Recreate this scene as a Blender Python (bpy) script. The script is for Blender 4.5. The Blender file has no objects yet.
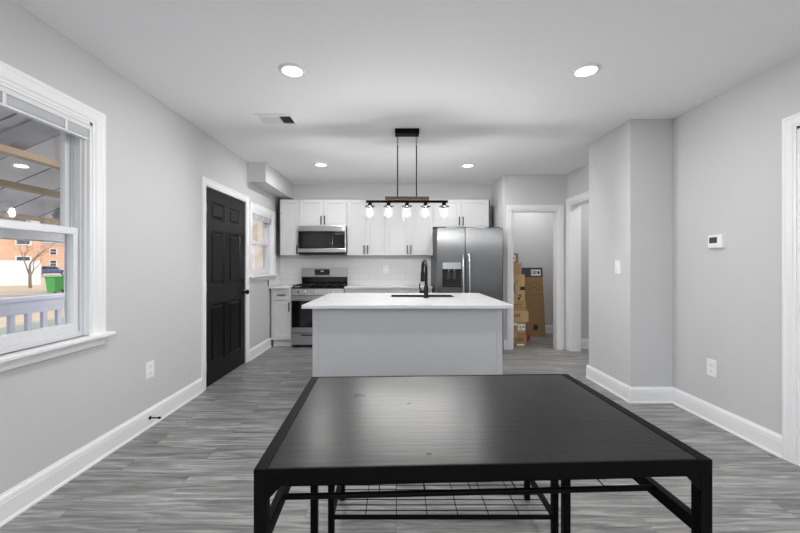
import bpy, bmesh, math, random
from mathutils import Vector, Matrix
R = math.radians
random.seed(7)
SC = bpy.context.scene
COL = SC.collection

# ------------------------------------------------------------------ camera
CAM_Z = 1.255
cam = bpy.data.cameras.new('camera')
cam.sensor_width = 36.0
cam.lens = 36.0 * 360.0 / 800.0
cam.shift_x = 0.005
cam.shift_y = -0.0031
cam.clip_start = 0.05
cam.clip_end = 400
camo = bpy.data.objects.new('camera', cam)
COL.objects.link(camo)
camo.location = (0, 0, CAM_Z)
camo.rotation_euler = (R(90), 0, 0)
SC.camera = camo

# ------------------------------------------------------------------ world, sun, exposure
w = bpy.data.worlds.new('world')
SC.world = w
w.use_nodes = True
nt = w.node_tree
bgn = nt.nodes['Background']
sky = nt.nodes.new('ShaderNodeTexSky')
try:
    sky.sky_type = 'NISHITA'
    sky.sun_disc = False
    sky.sun_elevation = R(32)
    sky.sun_rotation = R(70)
    sky.air_density = 1.0
    sky.dust_density = 2.0
    sky.ozone_density = 1.0
except Exception:
    pass
hsv = nt.nodes.new('ShaderNodeHueSaturation')
hsv.inputs['Saturation'].default_value = 0.35
nt.links.new(sky.outputs[0], hsv.inputs['Color'])
nt.links.new(hsv.outputs[0], bgn.inputs['Color'])
bgn.inputs['Strength'].default_value = 0.95

sun = bpy.data.lights.new('sun', 'SUN')
sun.energy = 0.9
sun.angle = R(0.6)
sun.color = (1.0, 0.93, 0.82)
suno = bpy.data.objects.new('sun', sun)
COL.objects.link(suno)
suno.rotation_euler = Vector((-0.70, 0.55, -0.50)).to_track_quat('-Z', 'Y').to_euler()

SC.view_settings.view_transform = 'Standard'
SC.view_settings.look = 'None'
SC.view_settings.gamma = 1.0
SC.view_settings.use_curve_mapping = False
SC.view_settings.exposure = 0.0
try:
    SC.cycles.max_bounces = 10
    SC.cycles.diffuse_bounces = 6
    SC.cycles.transparent_max_bounces = 16
    SC.cycles.use_denoising = True
    SC.cycles.sample_clamp_indirect = 6.0
    SC.cycles.caustics_reflective = False
    SC.cycles.caustics_refractive = False
except Exception:
    pass
LAMP_W = 12.5        # one recessed ceiling lamp
BULB_E = 400.0      # glow of one pendant bulb
FILL_GLOBE_W = 40.0      # unseen fill globe added behind the photographer

# ------------------------------------------------------------------ room numbers (metres)
XL, XR, H, YB, YF = -1.91, 2.51, 2.57, 5.93, -3.2
XN, YP = 1.575, 5.286          # fridge nook side wall, pantry wall
BX, BY0, BY1 = 2.126, 3.264, 3.97   # bump-out

# ------------------------------------------------------------------ materials
MATS = {}
def srgb(v):
    v /= 255.0
    return v / 12.92 if v <= 0.04045 else ((v + 0.055) / 1.055) ** 2.4
def col(r, g=None, b=None):
    if g is None: g = b = r
    return (srgb(r), srgb(g), srgb(b), 1.0)

def mat(name, c, rough=0.5, metal=0.0, noise=0.0, nscale=8.0, nstretch=(1, 1, 1), bump=0.0, bscale=60.0,
        emit=None, estr=0.0, spec=0.5, coat=0.0, rough_var=0.0):
    m = bpy.data.materials.new(name)
    m.use_nodes = True
    t = m.node_tree
    p = t.nodes['Principled BSDF']
    p.inputs['Base Color'].default_value = c
    p.inputs['Roughness'].default_value = rough
    p.inputs['Metallic'].default_value = metal
    p.inputs['Specular IOR Level'].default_value = spec
    if coat:
        p.inputs['Coat Weight'].default_value = coat
        p.inputs['Coat Roughness'].default_value = 0.15
    tc = t.nodes.new('ShaderNodeTexCoord')
    mp = t.nodes.new('ShaderNodeMapping')
    mp.inputs['Scale'].default_value = nstretch
    t.links.new(tc.outputs['Object'], mp.inputs['Vector'])
    nz = t.nodes.new('ShaderNodeTexNoise')
    nz.inputs['Scale'].default_value = nscale
    nz.inputs['Detail'].default_value = 5
    t.links.new(mp.outputs[0], nz.inputs['Vector'])
    if noise > 0:
        rp = t.nodes.new('ShaderNodeMapRange')
        rp.inputs['To Min'].default_value = 1 - noise
        rp.inputs['To Max'].default_value = 1 + noise
        t.links.new(nz.outputs['Fac'], rp.inputs['Value'])
        mx = t.nodes.new('ShaderNodeVectorMath'); mx.operation = 'SCALE'
        mx.inputs[0].default_value = c[:3]
        t.links.new(rp.outputs[0], mx.inputs['Scale'])
        t.links.new(mx.outputs[0], p.inputs['Base Color'])
    if rough_var > 0:
        rr = t.nodes.new('ShaderNodeMapRange')
        rr.inputs['To Min'].default_value = max(0.02, rough - rough_var)
        rr.inputs['To Max'].default_value = min(1, rough + rough_var)
        t.links.new(nz.outputs['Fac'], rr.inputs['Value'])
        t.links.new(rr.outputs[0], p.inputs['Roughness'])
    if bump > 0:
        n2 = t.nodes.new('ShaderNodeTexNoise')
        n2.inputs['Scale'].default_value = bscale
        n2.inputs['Detail'].default_value = 3
        t.links.new(mp.outputs[0], n2.inputs['Vector'])
        b = t.nodes.new('ShaderNodeBump')
        b.inputs['Strength'].default_value = bump
        b.inputs['Distance'].default_value = 0.002
        t.links.new(n2.outputs['Fac'], b.inputs['Height'])
        t.links.new(b.outputs[0], p.inputs['Normal'])
    if emit:
        p.inputs['Emission Color'].default_value = emit
        p.inputs['Emission Strength'].default_value = estr
    MATS[name] = m
    return m

mat('wall_paint', col(205, 205, 206), 0.75, noise=0.012, nscale=1.3, bump=0.05, bscale=220, spec=0.3)
mat('ceiling_paint', col(243, 243, 244), 0.85, noise=0.01, nscale=1.0, bump=0.04, bscale=200, spec=0.2)
mat('trim_white', col(241, 241, 242), 0.38, noise=0.008, nscale=3)
mat('vinyl_white', col(228, 229, 232), 0.35, noise=0.01, nscale=4)
mat('cabinet_white', col(203, 203, 204), 0.4, noise=0.008, nscale=3)
mat('cabinet_side', col(70, 70, 72), 0.6, noise=0.05, nscale=9)
mat('island_paint', col(186, 188, 191), 0.55, noise=0.01, nscale=2)
mat('quartz', col(216, 216, 217), 0.22, noise=0.03, nscale=14, rough_var=0.04)
mat('door_black', col(12, 12, 13), 0.34, spec=0.22, noise=0.05, nscale=5, bump=0.03, bscale=90)
mat('black_metal', col(8, 8, 9), 0.5, spec=0.08, noise=0.06, nscale=20, bump=0.04, bscale=250)
mat('black_matte', col(11, 11, 12), 0.5, spec=0.35, noise=0.05, nscale=12)
mat('black_gloss', col(8, 8, 9), 0.12, noise=0.05, nscale=6)
mat('oven_glass', col(9, 9, 10), 0.08, noise=0.05, nscale=6)
mat('microwave_window', col(26, 26, 27), 0.15, noise=0.04, nscale=20)
mat('screen_dark', col(66, 70, 72), 0.25, noise=0.04, nscale=20)
mat('dark_gap', col(28, 28, 30), 0.7, noise=0.04, nscale=10)
mat('stainless', col(186, 187, 189), 0.30, metal=1.0, noise=0.015, nscale=5, nstretch=(0.5, 0.5, 60))
mat('stainless_vertical', col(132, 133, 135), 0.36, metal=1.0, noise=0.03, nscale=5, nstretch=(0.6, 0.6, 60))
def brushed(name, aniso, rot):
    t = MATS[name].node_tree; p = t.nodes['Principled BSDF']
    tg = t.nodes.new('ShaderNodeTangent'); tg.direction_type = 'RADIAL'; tg.axis = 'Z'
    p.inputs['Anisotropic'].default_value = aniso
    p.inputs['Anisotropic Rotation'].default_value = rot
    t.links.new(tg.outputs[0], p.inputs['Tangent'])
brushed('stainless_vertical', 1.0, 0.0)
mat('steel_bright', col(205, 206, 208), 0.2, metal=1.0, noise=0.03, nscale=9)
mat('fridge_side', col(62, 63, 66), 0.5, noise=0.04, nscale=10)
mat('chrome_satin', col(190, 190, 192), 0.3, metal=1.0, noise=0.03, nscale=10)
mat('plate_white', col(245, 245, 245), 0.35, noise=0.006, nscale=8)
mat('slot_dark', col(60, 60, 62), 0.6, noise=0.02, nscale=8)
mat('lamp_trim', col(236, 236, 236), 0.5, noise=0.005, nscale=5)
mat('lamp_lens', col(250, 250, 250), 0.5, emit=(1, 0.99, 0.97, 1), estr=7.0, noise=0.002)
mat('fill_glow', col(250, 250, 250), 0.4, emit=(1, 0.995, 0.985, 1), estr=FILL_GLOBE_W / (math.pi * 4 * math.pi * 0.15**2), noise=0.002)
mat('bulb_glow', col(255, 255, 255), 0.4, emit=(1, 0.99, 0.975, 1), estr=BULB_E, noise=0.002)
mat('pendant_wood', col(84, 64, 50), 0.55, noise=0.28, nscale=14, nstretch=(1, 12, 12), bump=0.2, bscale=40)
mat('cardboard', col(168, 138, 98), 0.8, noise=0.05, nscale=7, bump=0.1, bscale=120)
mat('cardboard_pale', col(182, 152, 112), 0.8, noise=0.05, nscale=7, bump=0.1, bscale=120)
mat('cardboard_deep', col(150, 120, 82), 0.8, noise=0.06, nscale=5, bump=0.1, bscale=120)
mat('carton_slate', col(62, 68, 76), 0.7, noise=0.05, nscale=9)
mat('paper_label', col(226, 226, 228), 0.6, noise=0.01, nscale=9)
mat('print_black', col(30, 30, 32), 0.6, noise=0.04, nscale=20)
mat('print_brown', col(112, 86, 54), 0.8, noise=0.04, nscale=20)
mat('red_plastic', col(170, 58, 66), 0.35, noise=0.15, nscale=16, bump=0.4, bscale=30)
mat('porch_white', col(226, 226, 226), 0.6, noise=0.03, nscale=4)
mat('porch_beam', col(176, 150, 120), 0.7, noise=0.15, nscale=6, nstretch=(8, 1, 8))
mat('porch_grey', col(186, 186, 190), 0.6, noise=0.03, nscale=5)
mat('rail_paint', col(150, 151, 166), 0.5, noise=0.03, nscale=5)
mat('porch_floor', col(206, 206, 208), 0.7, noise=0.08, nscale=3)
mat('asphalt', col(112, 110, 110), 0.9, noise=0.1, nscale=4)
mat('dry_grass', col(140, 122, 96), 0.95, noise=0.35, nscale=2.2, bump=0.5, bscale=14)
mat('shaded_ground', col(96, 98, 88), 0.95, noise=0.3, nscale=6, bump=0.4, bscale=20)  # ground tone darkened to stand for shade
mat('render_white', col(176, 174, 172), 0.8, noise=0.04, nscale=1.5)
mat('roof_grey', col(120, 112, 106), 0.85, noise=0.15, nscale=3)
mat('bark', col(92, 76, 62), 0.9, noise=0.3, nscale=6)
mat('car_paint', col(52, 62, 92), 0.25, noise=0.04, nscale=3, coat=0.6)
mat('car_glass', col(36, 42, 54), 0.08, noise=0.03, nscale=3)
mat('tyre', col(26, 26, 27), 0.8, noise=0.1, nscale=9)
mat('bin_green', col(70, 150, 70), 0.45, noise=0.05, nscale=5)
mat('backing_dark', col(52, 52, 54), 0.8, noise=0.05, nscale=9)

def glass_mat(name, tint=(1, 1, 1, 1), base=0.04, edge=0.5, haze=0.0, rough=0.02):
    m = bpy.data.materials.new(name); m.use_nodes = True
    t = m.node_tree
    for n in list(t.nodes): t.nodes.remove(n)
    out = t.nodes.new('ShaderNodeOutputMaterial')
    tr = t.nodes.new('ShaderNodeBsdfTransparent'); tr.inputs[0].default_value = tint
    gl = t.nodes.new('ShaderNodeBsdfGlossy'); gl.inputs['Roughness'].default_value = rough
    lw = t.nodes.new('ShaderNodeLayerWeight'); lw.inputs['Blend'].default_value = 0.3
    mr = t.nodes.new('ShaderNodeMapRange')
    mr.inputs['To Min'].default_value = base; mr.inputs['To Max'].default_value = edge
    t.links.new(lw.outputs['Facing'], mr.inputs['Value'])
    mx = t.nodes.new('ShaderNodeMixShader')
    t.links.new(mr.outputs[0], mx.inputs[0])
    t.links.new(tr.outputs[0], mx.inputs[1]); t.links.new(gl.outputs[0], mx.inputs[2])
    last = mx
    if haze > 0:
        df = t.nodes.new('ShaderNodeBsdfTranslucent'); df.inputs[0].default_value = (1, 1, 1, 1)
        d2 = t.nodes.new('ShaderNodeBsdfDiffuse'); d2.inputs[0].default_value = (0.9, 0.9, 0.9, 1)
        m3 = t.nodes.new('ShaderNodeMixShader'); m3.inputs[0].default_value = 0.4
        t.links.new(df.outputs[0], m3.inputs[1]); t.links.new(d2.outputs[0], m3.inputs[2])
        m2 = t.nodes.new('ShaderNodeMixShader'); m2.inputs[0].default_value = haze
        t.links.new(mx.outputs[0], m2.inputs[1]); t.links.new(m3.outputs[0], m2.inputs[2])
        last = m2
    t.links.new(last.outputs[0], out.inputs['Surface'])
    MATS[name] = m
glass_mat('window_glass', (0.97, 0.98, 0.99, 1), 0.03, 0.35)
glass_mat('shade_glass', (0.97, 0.97, 0.97, 1), 0.0, 0.02, haze=0.0045, rough=0.03)

def floor_mat():
    m = bpy.data.materials.new('floor_planks'); m.use_nodes = True
    t = m.node_tree; p = t.nodes['Principled BSDF']
    N = t.nodes.new; L = t.links.new
    tc = N('ShaderNodeTexCoord')
    bk = N('ShaderNodeTexBrick')
    bk.offset = 0.37; bk.offset_frequency = 2; bk.squash = 1.0
    bk.inputs['Scale'].default_value = 1.0
    bk.inputs['Brick Width'].default_value = 1.22
    bk.inputs['Row Height'].default_value = 0.178
    bk.inputs['Mortar Size'].default_value = 0.0012
    bk.inputs['Mortar Smooth'].default_value = 0.2
    bk.inputs['Bias'].default_value = 0.0
    bk.inputs['Color1'].default_value = (0, 0, 0, 1)
    bk.inputs['Color2'].default_value = (1, 1, 1, 1)
    bk.inputs['Mortar'].default_value = (0.3, 0.3, 0.3, 1)
    L(tc.outputs['Object'], bk.inputs['Vector'])
    # each plank reads its own stretch of grain
    sc_ = N('ShaderNodeVectorMath'); sc_.operation = 'SCALE'; sc_.inputs['Scale'].default_value = 37.0
    L(bk.outputs['Color'], sc_.inputs[0])
    ad = N('ShaderNodeVectorMath'); ad.operation = 'ADD'
    L(tc.outputs['Object'], ad.inputs[0]); L(sc_.outputs[0], ad.inputs[1])
    def noise(scale, sx, sy, det, dist=0.0):
        mp = N('ShaderNodeMapping'); mp.inputs['Scale'].default_value = (sx, sy, 1)
        L(ad.outputs[0], mp.inputs['Vector'])
        nz = N('ShaderNodeTexNoise'); nz.inputs['Scale'].default_value = scale
        nz.inputs['Detail'].default_value = det; nz.inputs['Distortion'].default_value = dist
        L(mp.outputs[0], nz.inputs['Vector'])
        return nz
    n1 = noise(1.0, 1.9, 24.0, 10, 1.0); n1.inputs['Roughness'].default_value = 0.62
    n2 = noise(1.0, 9.0, 120.0, 6)
    n3 = noise(1.0, 0.7, 3.0, 3)
    r1 = N('ShaderNodeValToRGB')
    e = r1.color_ramp.elements
    e[0].position = 0.30; e[0].color = (0.085, 0.084, 0.083, 1)
    e[1].position = 0.70; e[1].color = (0.43, 0.427, 0.42, 1)
    k = e.new(0.5); k.color = (0.225, 0.223, 0.22, 1)
    L(n1.outputs['Fac'], r1.inputs[0])
    def mul(a, src, lo, hi):
        mr = N('ShaderNodeMapRange'); mr.inputs['To Min'].default_value = lo; mr.inputs['To Max'].default_value = hi
        L(src, mr.inputs['Value'])
        v = N('ShaderNodeVectorMath'); v.operation = 'SCALE'
        L(a, v.inputs[0]); L(mr.outputs[0], v.inputs['Scale'])
        return v.outputs[0]
    c = mul(r1.outputs['Color'], n2.outputs['Fac'], 0.62, 1.42)
    c = mul(c, n3.outputs['Fac'], 0.78, 1.26)
    sp = N('ShaderNodeSeparateColor'); L(bk.outputs['Color'], sp.inputs[0])
    c = mul(c, sp.outputs[0], 0.93, 1.09)
    c = mul(c, bk.outputs['Fac'], 1.0, 0.6)
    L(c, p.inputs['Base Color'])
    p.inputs['Roughness'].default_value = 0.42
    b = N('ShaderNodeBump'); b.inputs['Strength'].default_value = 0.12; b.inputs['Distance'].default_value = 0.002
    L(n2.outputs['Fac'], b.inputs['Height']); L(b.outputs[0], p.inputs['Normal'])
    MATS['floor_planks'] = m
floor_mat()

def wood_black():
    m = bpy.data.materials.new('table_black_wood'); m.use_nodes = True
    t = m.node_tree; p = t.nodes['Principled BSDF']; N = t.nodes.new; L = t.links.new
    tc = N('ShaderNodeTexCoord')
    mp = N('ShaderNodeMapping'); mp.inputs['Scale'].default_value = (1.4, 22, 1)
    L(tc.outputs['Object'], mp.inputs['Vector'])
    nz = N('ShaderNodeTexNoise'); nz.inputs['Scale'].default_value = 3; nz.inputs['Detail'].default_value = 7
    nz.inputs['Distortion'].default_value = 0.6
    L(mp.outputs[0], nz.inputs['Vector'])
    r = N('ShaderNodeValToRGB')
    r.color_ramp.elements[0].position = 0.35; r.color_ramp.elements[0].color = (0.002, 0.002, 0.0021, 1)
    r.color_ramp.elements[1].position = 0.7; r.color_ramp.elements[1].color = (0.007, 0.007, 0.0072, 1)
    L(nz.outputs['Fac'], r.inputs[0]); L(r.outputs[0], p.inputs['Base Color'])
    p.inputs['Specular IOR Level'].default_value = 0.26
    # smudged sheen
    n2 = N('ShaderNodeTexNoise'); n2.inputs['Scale'].default_value = 5; n2.inputs['Detail'].default_value = 4
    L(tc.outputs['Object'], n2.inputs['Vector'])
    mr = N('ShaderNodeMapRange'); mr.inputs['To Min'].default_value = 0.24; mr.inputs['To Max'].default_value = 0.34
    L(n2.outputs['Fac'], mr.inputs['Value']); L(mr.outputs[0], p.inputs['Roughness'])
    b = N('ShaderNodeBump'); b.inputs['Strength'].default_value = 0.6; b.inputs['Distance'].default_value = 0.0012
    L(nz.outputs['Fac'], b.inputs['Height']); L(b.outputs[0], p.inputs['Normal'])
    MATS['table_black_wood'] = m
wood_black()

def brick_mat(name, c1, c2, mortar, bw, rh, ms, rough=0.5, axes='XZ', bump=0.3, offset=0.5):
    m = bpy.data.materials.new(name); m.use_nodes = True
    t = m.node_tree; p = t.nodes['Principled BSDF']; N = t.nodes.new; L = t.links.new
    tc = N('ShaderNodeTexCoord'); sx = N('ShaderNodeSeparateXYZ'); cb = N('ShaderNodeCombineXYZ')
    L(tc.outputs['Object'], sx.inputs[0])
    L(sx.outputs[axes[0]], cb.inputs['X']); L(sx.outputs[axes[1]], cb.inputs['Y'])
    bk = N('ShaderNodeTexBrick'); bk.offset = offset
    bk.inputs['Scale'].default_value = 1
    bk.inputs['Brick Width'].default_value = bw; bk.inputs['Row Height'].default_value = rh
    bk.inputs['Mortar Size'].default_value = ms
    bk.inputs['Color1'].default_value = c1; bk.inputs['Color2'].default_value = c2; bk.inputs['Mortar'].default_value = mortar
    L(cb.outputs[0], bk.inputs['Vector']); L(bk.outputs['Color'], p.inputs['Base Color'])
    p.inputs['Roughness'].default_value = rough
    b = N('ShaderNodeBump'); b.inputs['Strength'].default_value = bump; b.inputs['Distance'].default_value = 0.002
    b.invert = True
    L(bk.outputs['Fac'], b.inputs['Height']); L(b.outputs[0], p.inputs['Normal'])
    MATS[name] = m
brick_mat('tile_back', col(229, 229, 230), col(233, 233, 234), col(214, 214, 215), 0.30, 0.10, 0.0025, 0.25, 'XZ')
brick_mat('tile_side', col(229, 229, 230), col(233, 233, 234), col(214, 214, 215), 0.30, 0.10, 0.0025, 0.25, 'YZ')
brick_mat('house_brick', col(150, 104, 74), col(168, 122, 88), col(160, 146, 130), 0.42, 0.14, 0.018, 0.85, 'XZ')
brick_mat('house_brick_side', col(196, 128, 78), col(214, 150, 98), col(196, 176, 150), 0.42, 0.14, 0.018, 0.85, 'YZ')
brick_mat('tan_siding', col(166, 152, 136), col(174, 160, 146), col(140, 126, 110), 4.0, 0.2, 0.01, 0.8, 'XZ')
brick_mat('porch_boards', col(226, 226, 228), col(220, 220, 222), col(120, 118, 116), 9.0, 0.42, 0.012, 0.6, 'XY', 0.3, 0.0)

# ------------------------------------------------------------------ mesh building
def frame(o, u, v):
    u = Vector(u).normalized(); v = Vector(v).normalized(); n = u.cross(v)
    m = Matrix.Identity(4)
    for i in range(3):
        m[i][0] = u[i]; m[i][1] = v[i]; m[i][2] = n[i]; m[i][3] = o[i]
    return m
def F_front(x, y, z): return frame((x, y, z), (1, 0, 0), (0, 0, 1))      # faces the camera (-Y)
def F_left(x, y, z): return frame((x, y, z), (0, 1, 0), (0, 0, 1))       # on the left wall, faces +X
def F_right(x, y, z): return frame((x, y, z), (0, -1, 0), (0, 0, 1))     # on the right wall, faces -X
I4 = Matrix.Identity(4)

class MB:
    def __init__(s, M=None):
        s.bm = bmesh.new(); s.M = M or I4
    def v(s, p): return s.bm.verts.new(s.M @ Vector(p))
    def quad(s, *ps):
        try: s.bm.faces.new([s.v(p) for p in ps])
        except ValueError: pass
        return s
    def box(s, a, b):
        x0, x1 = sorted((a[0], b[0])); y0, y1 = sorted((a[1], b[1])); z0, z1 = sorted((a[2], b[2]))
        vs = [s.v(p) for p in ((x0,y0,z0),(x1,y0,z0),(x1,y1,z0),(x0,y1,z0),(x0,y0,z1),(x1,y0,z1),(x1,y1,z1),(x0,y1,z1))]
        for f in ((0,3,2,1),(4,5,6,7),(0,1,5,4),(1,2,6,5),(2,3,7,6),(3,0,4,7)):
            s.bm.faces.new([vs[i] for i in f])
        return s
    def prism(s, pts, n0, n1):
        a = [s.v((p[0], p[1], n0)) for p in pts]; b = [s.v((p[0], p[1], n1)) for p in pts]
        s.bm.faces.new(list(reversed(a))); s.bm.faces.new(b)
        k = len(pts)
        for i in range(k):
            s.bm.faces.new([a[i], a[(i+1) % k], b[(i+1) % k], b[i]])
        return s
    def lathe(s, prof, c=(0, 0, 0), axis=(0, 0, 1), seg=24, cap=True):
        ax = Vector(axis).normalized()
        t = Vector((1, 0, 0)) if abs(ax.x) < 0.9 else Vector((0, 1, 0))
        e1 = ax.cross(t).normalized(); e2 = ax.cross(e1)
        c = Vector(c); rings = []
        for r, h in prof:
            rings.append([s.v(c + ax * h + (e1 * math.cos(2*math.pi*i/seg) + e2 * math.sin(2*math.pi*i/seg)) * max(r, 1e-5)) for i in range(seg)])
        for a, b in zip(rings, rings[1:]):
            for i in range(seg):
                s.bm.faces.new([a[i], a[(i+1) % seg], b[(i+1) % seg], b[i]])
        if cap:
            s.bm.faces.new(list(reversed(rings[0]))); s.bm.faces.new(rings[-1])
        return s
    def tube(s, path, r, seg=10, cap=True):
        pts = [Vector(p) for p in path]; rings = []
        rs = r if isinstance(r, (list, tuple)) else [r] * len(pts)
        ref = None
        for i, p in enumerate(pts):
            d = (pts[min(i+1, len(pts)-1)] - pts[max(i-1, 0)]).normalized()
            if ref is None:
                ref = Vector((0, 0, 1)) if abs(d.z) < 0.9 else Vector((1, 0, 0))
            e1 = (ref - d * ref.dot(d)).normalized(); e2 = d.cross(e1); ref = e1
            rings.append([s.v(p + (e1 * math.cos(2*math.pi*k/seg) + e2 * math.sin(2*math.pi*k/seg)) * rs[i]) for k in range(seg)])
        for a, b in zip(rings, rings[1:]):
            for i in range(seg):
                s.bm.faces.new([a[i], a[(i+1) % seg], b[(i+1) % seg], b[i]])
        if cap:
            s.bm.faces.new(list(reversed(rings[0]))); s.bm.faces.new(rings[-1])
        return s
    def slab_holes(s, u0, u1, v0, v1, holes, n0, n1):
        """rectangular slab with rectangular through-holes, outer skin only"""
        us = sorted({u0, u1, *[h[0] for h in holes], *[h[1] for h in holes]})
        vs = sorted({v0, v1, *[h[2] for h in holes], *[h[3] for h in holes]})
        us = [u for u in us if u0 <= u <= u1]; vs = [v for v in vs if v0 <= v <= v1]
        def solid(i, j):
            if not (0 <= i < len(us)-1 and 0 <= j < len(vs)-1): return False
            cu, cv = (us[i]+us[i+1])/2, (vs[j]+vs[j+1])/2
            return not any(h[0] < cu < h[1] and h[2] < cv < h[3] for h in holes)
        for i in range(len(us)-1):
            for j in range(len(vs)-1):
                if not solid(i, j): continue
                a, b, c, d = us[i], us[i+1], vs[j], vs[j+1]
                s.quad((a,c,n1),(b,c,n1),(b,d,n1),(a,d,n1)); s.quad((a,c,n0),(a,d,n0),(b,d,n0),(b,c,n0))
                if not solid(i-1, j): s.quad((a,c,n0),(a,c,n1),(a,d,n1),(a,d,n0))
                if not solid(i+1, j): s.quad((b,c,n0),(b,d,n0),(b,d,n1),(b,c,n1))
                if not solid(i, j-1): s.quad((a,c,n0),(b,c,n0),(b,c,n1),(a,c,n1))
                if not solid(i, j+1): s.quad((a,d,n0),(a,d,n1),(b,d,n1),(b,d,n0))
        return s
    def panelled(s, w, h, thick, panels, rings):
        """door leaf in the u-v plane, front at n=0, back at n=-thick; each panel a chain of (inset, n) rings"""
        us = sorted({0, w, *[p[0] for p in panels], *[p[1] for p in panels]})
        vs = sorted({0, h, *[p[2] for p in panels], *[p[3] for p in panels]})
        for i in range(len(us)-1):
            for j in range(len(vs)-1):
                cu, cv = (us[i]+us[i+1])/2, (vs[j]+vs[j+1])/2
                if any(p[0] < cu < p[1] and p[2] < cv < p[3] for p in panels): continue
                s.quad((us[i],vs[j],0),(us[i+1],vs[j],0),(us[i+1],vs[j+1],0),(us[i],vs[j+1],0))
        for (a, b, c, d) in panels:
            prev = (a, b, c, d, 0.0)
            for ins, n in rings:
                cur = (a+ins, b-ins, c+ins, d-ins, n)
                A, B = prev, cur
                s.quad((A[0],A[2],A[4]),(A[1],A[2],A[4]),(B[1],B[2],B[4]),(B[0],B[2],B[4]))
                s.quad((A[1],A[2],A[4]),(A[1],A[3],A[4]),(B[1],B[3],B[4]),(B[1],B[2],B[4]))
                s.quad((A[1],A[3],A[4]),(A[0],A[3],A[4]),(B[0],B[3],B[4]),(B[1],B[3],B[4]))
                s.quad((A[0],A[3],A[4]),(A[0],A[2],A[4]),(B[0],B[2],B[4]),(B[0],B[3],B[4]))
                prev = cur
            B = prev
            s.quad((B[0],B[2],B[4]),(B[1],B[2],B[4]),(B[1],B[3],B[4]),(B[0],B[3],B[4]))
        t = -thick
        s.quad((0,0,t),(0,h,t),(w,h,t),(w,0,t))
        s.quad((0,0,0),(0,h,0),(0,h,t),(0,0,t)); s.quad((w,0,0),(w,0,t),(w,h,t),(w,h,0))
        s.quad((0,0,0),(0,0,t),(w,0,t),(w,0,0)); s.quad((0,h,0),(w,h,0),(w,h,t),(0,h,t))
        return s
    def build(s, name, m, parent=None, bevel=0.0, smooth=False, label=None, kind=None, at=None, seg=2):
        bmesh.ops.remove_doubles(s.bm, verts=s.bm.verts, dist=1e-5)
        bmesh.ops.recalc_face_normals(s.bm, faces=s.bm.faces)
        me = bpy.data.meshes.new(name)
        org = None
        if parent is not None:
            off = world_loc(parent)
        elif at is not None:
            off = Vector(at)
        else:
            off = Vector((0, 0, 0))
        rotm = Matrix.Identity(4)
        if parent is not None: rotm = world_rot(parent).inverted()
        for v in s.bm.verts: v.co = rotm @ (v.co - off)
        s.bm.to_mesh(me); s.bm.free()
        me.materials.append(MATS[m])
        if smooth:
            for p in me.polygons: p.use_smooth = True
            try: me.set_sharp_from_angle(angle=R(40))
            except Exception: pass
        o = bpy.data.objects.new(name, me); COL.objects.link(o)
        if parent is not None: o.parent = parent
        else: o.location = off
        if bevel > 0:
            b = o.modifiers.new('bevel', 'BEVEL'); b.width = bevel; b.segments = seg; b.limit_method = 'ANGLE'; b.angle_limit = R(40)
            b.harden_normals = False
        if label: o['label'] = label
        if kind: o['kind'] = kind
        return o
def world_loc(o):
    p = Vector((0, 0, 0))
    while o is not None:
        p = p + Vector(o.location); o = o.parent
    return p
def world_rot(o):
    while o.parent is not None: o = o.parent
    return o.rotation_euler.to_matrix().to_4x4()

def tag(o, label, cat, group=None):
    o['label'] = label; o['category'] = cat
    if group: o['group'] = group
    return o
def thing(name, label, cat, loc=(0, 0, 0), group=None, rotz=0.0):
    o = bpy.data.objects.new(name, None); COL.objects.link(o)
    o.empty_display_size = 0.1
    o.location = loc; o.rotation_euler = (0, 0, rotz)
    return tag(o, label, cat, group)
def struct(name, loc=(0, 0, 0)):
    o = bpy.data.objects.new(name, None); COL.objects.link(o)
    o.location = loc; o['kind'] = 'structure'
    return o
def box_part(name, m, parent, a, b, bevel=0.0, M=None, **k):
    return MB(M).box(a, b).build(name, m, parent, bevel=bevel, **k)

# ------------------------------------------------------------------ room shell
def S(mb, name, m, **k): return mb.build(name, m, kind='structure', **k)
S(MB().box((-2.06, YF-0.15, -0.12), (4.3, 7.0, 0.0)), 'floor', 'floor_planks')
S(MB().box((-2.06, YF-0.15, H), (4.3, 7.0, H+0.15)), 'ceiling', 'ceiling_paint')

W1 = (1.25, 2.255, 0.812, 2.135)      # left window: y0,y1,z0,z1
D1 = (3.605, 4.575, 0.0, 2.04)        # black door
W2 = (4.76, 5.555, 1.10, 1.985)      # kitchen window
S(MB(F_left(XL, 0, 0)).slab_holes(YF, 6.05, 0, H, [W1, D1, W2], -0.14, 0), 'wall_left', 'wall_paint')
S(MB(F_front(0, YB, 0)).slab_holes(XL-0.14, 1.70, 0, H, [], -0.12, 0), 'wall_back', 'wall_paint')
S(MB().box((XN, YP+0.11, 0), (XN+0.03, YB, H)), 'wall_nook', 'wall_paint')
PD = (1.706, 2.376, 0, 2.045)
S(MB(F_front(0, YP, 0)).slab_holes(XN, XR, 0, H, [PD], -0.11, 0), 'wall_pantry', 'wall_paint')
HD = (4.28, 5.19, 0, 2.115)
RD = (1.42, 2.250, 0, 2.115)
S(MB(F_right(XR, 0, 0)).slab_holes(-5.30, -YF, 0, H, [(-HD[1], -HD[0], 0, HD[3]), (-RD[1], -RD[0], 0, RD[3])], -0.15, 0), 'wall_right', 'wall_paint')
S(MB().box((BX, BY0, 0), (XR-0.001, BY1, H)), 'wall_alcove', 'wall_paint')
# wall behind the photographer, with a window added to let in daylight
WF = (-0.9, 1.5, 0.75, 2.1)
S(MB(frame((0, YF, 0), (-1, 0, 0), (0, 0, 1))).slab_holes(-XR-0.15, -XL+0.14, 0, H, [(-WF[1], -WF[0], WF[2], WF[3])], -0.14, 0), 'wall_front', 'wall_paint')
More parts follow.
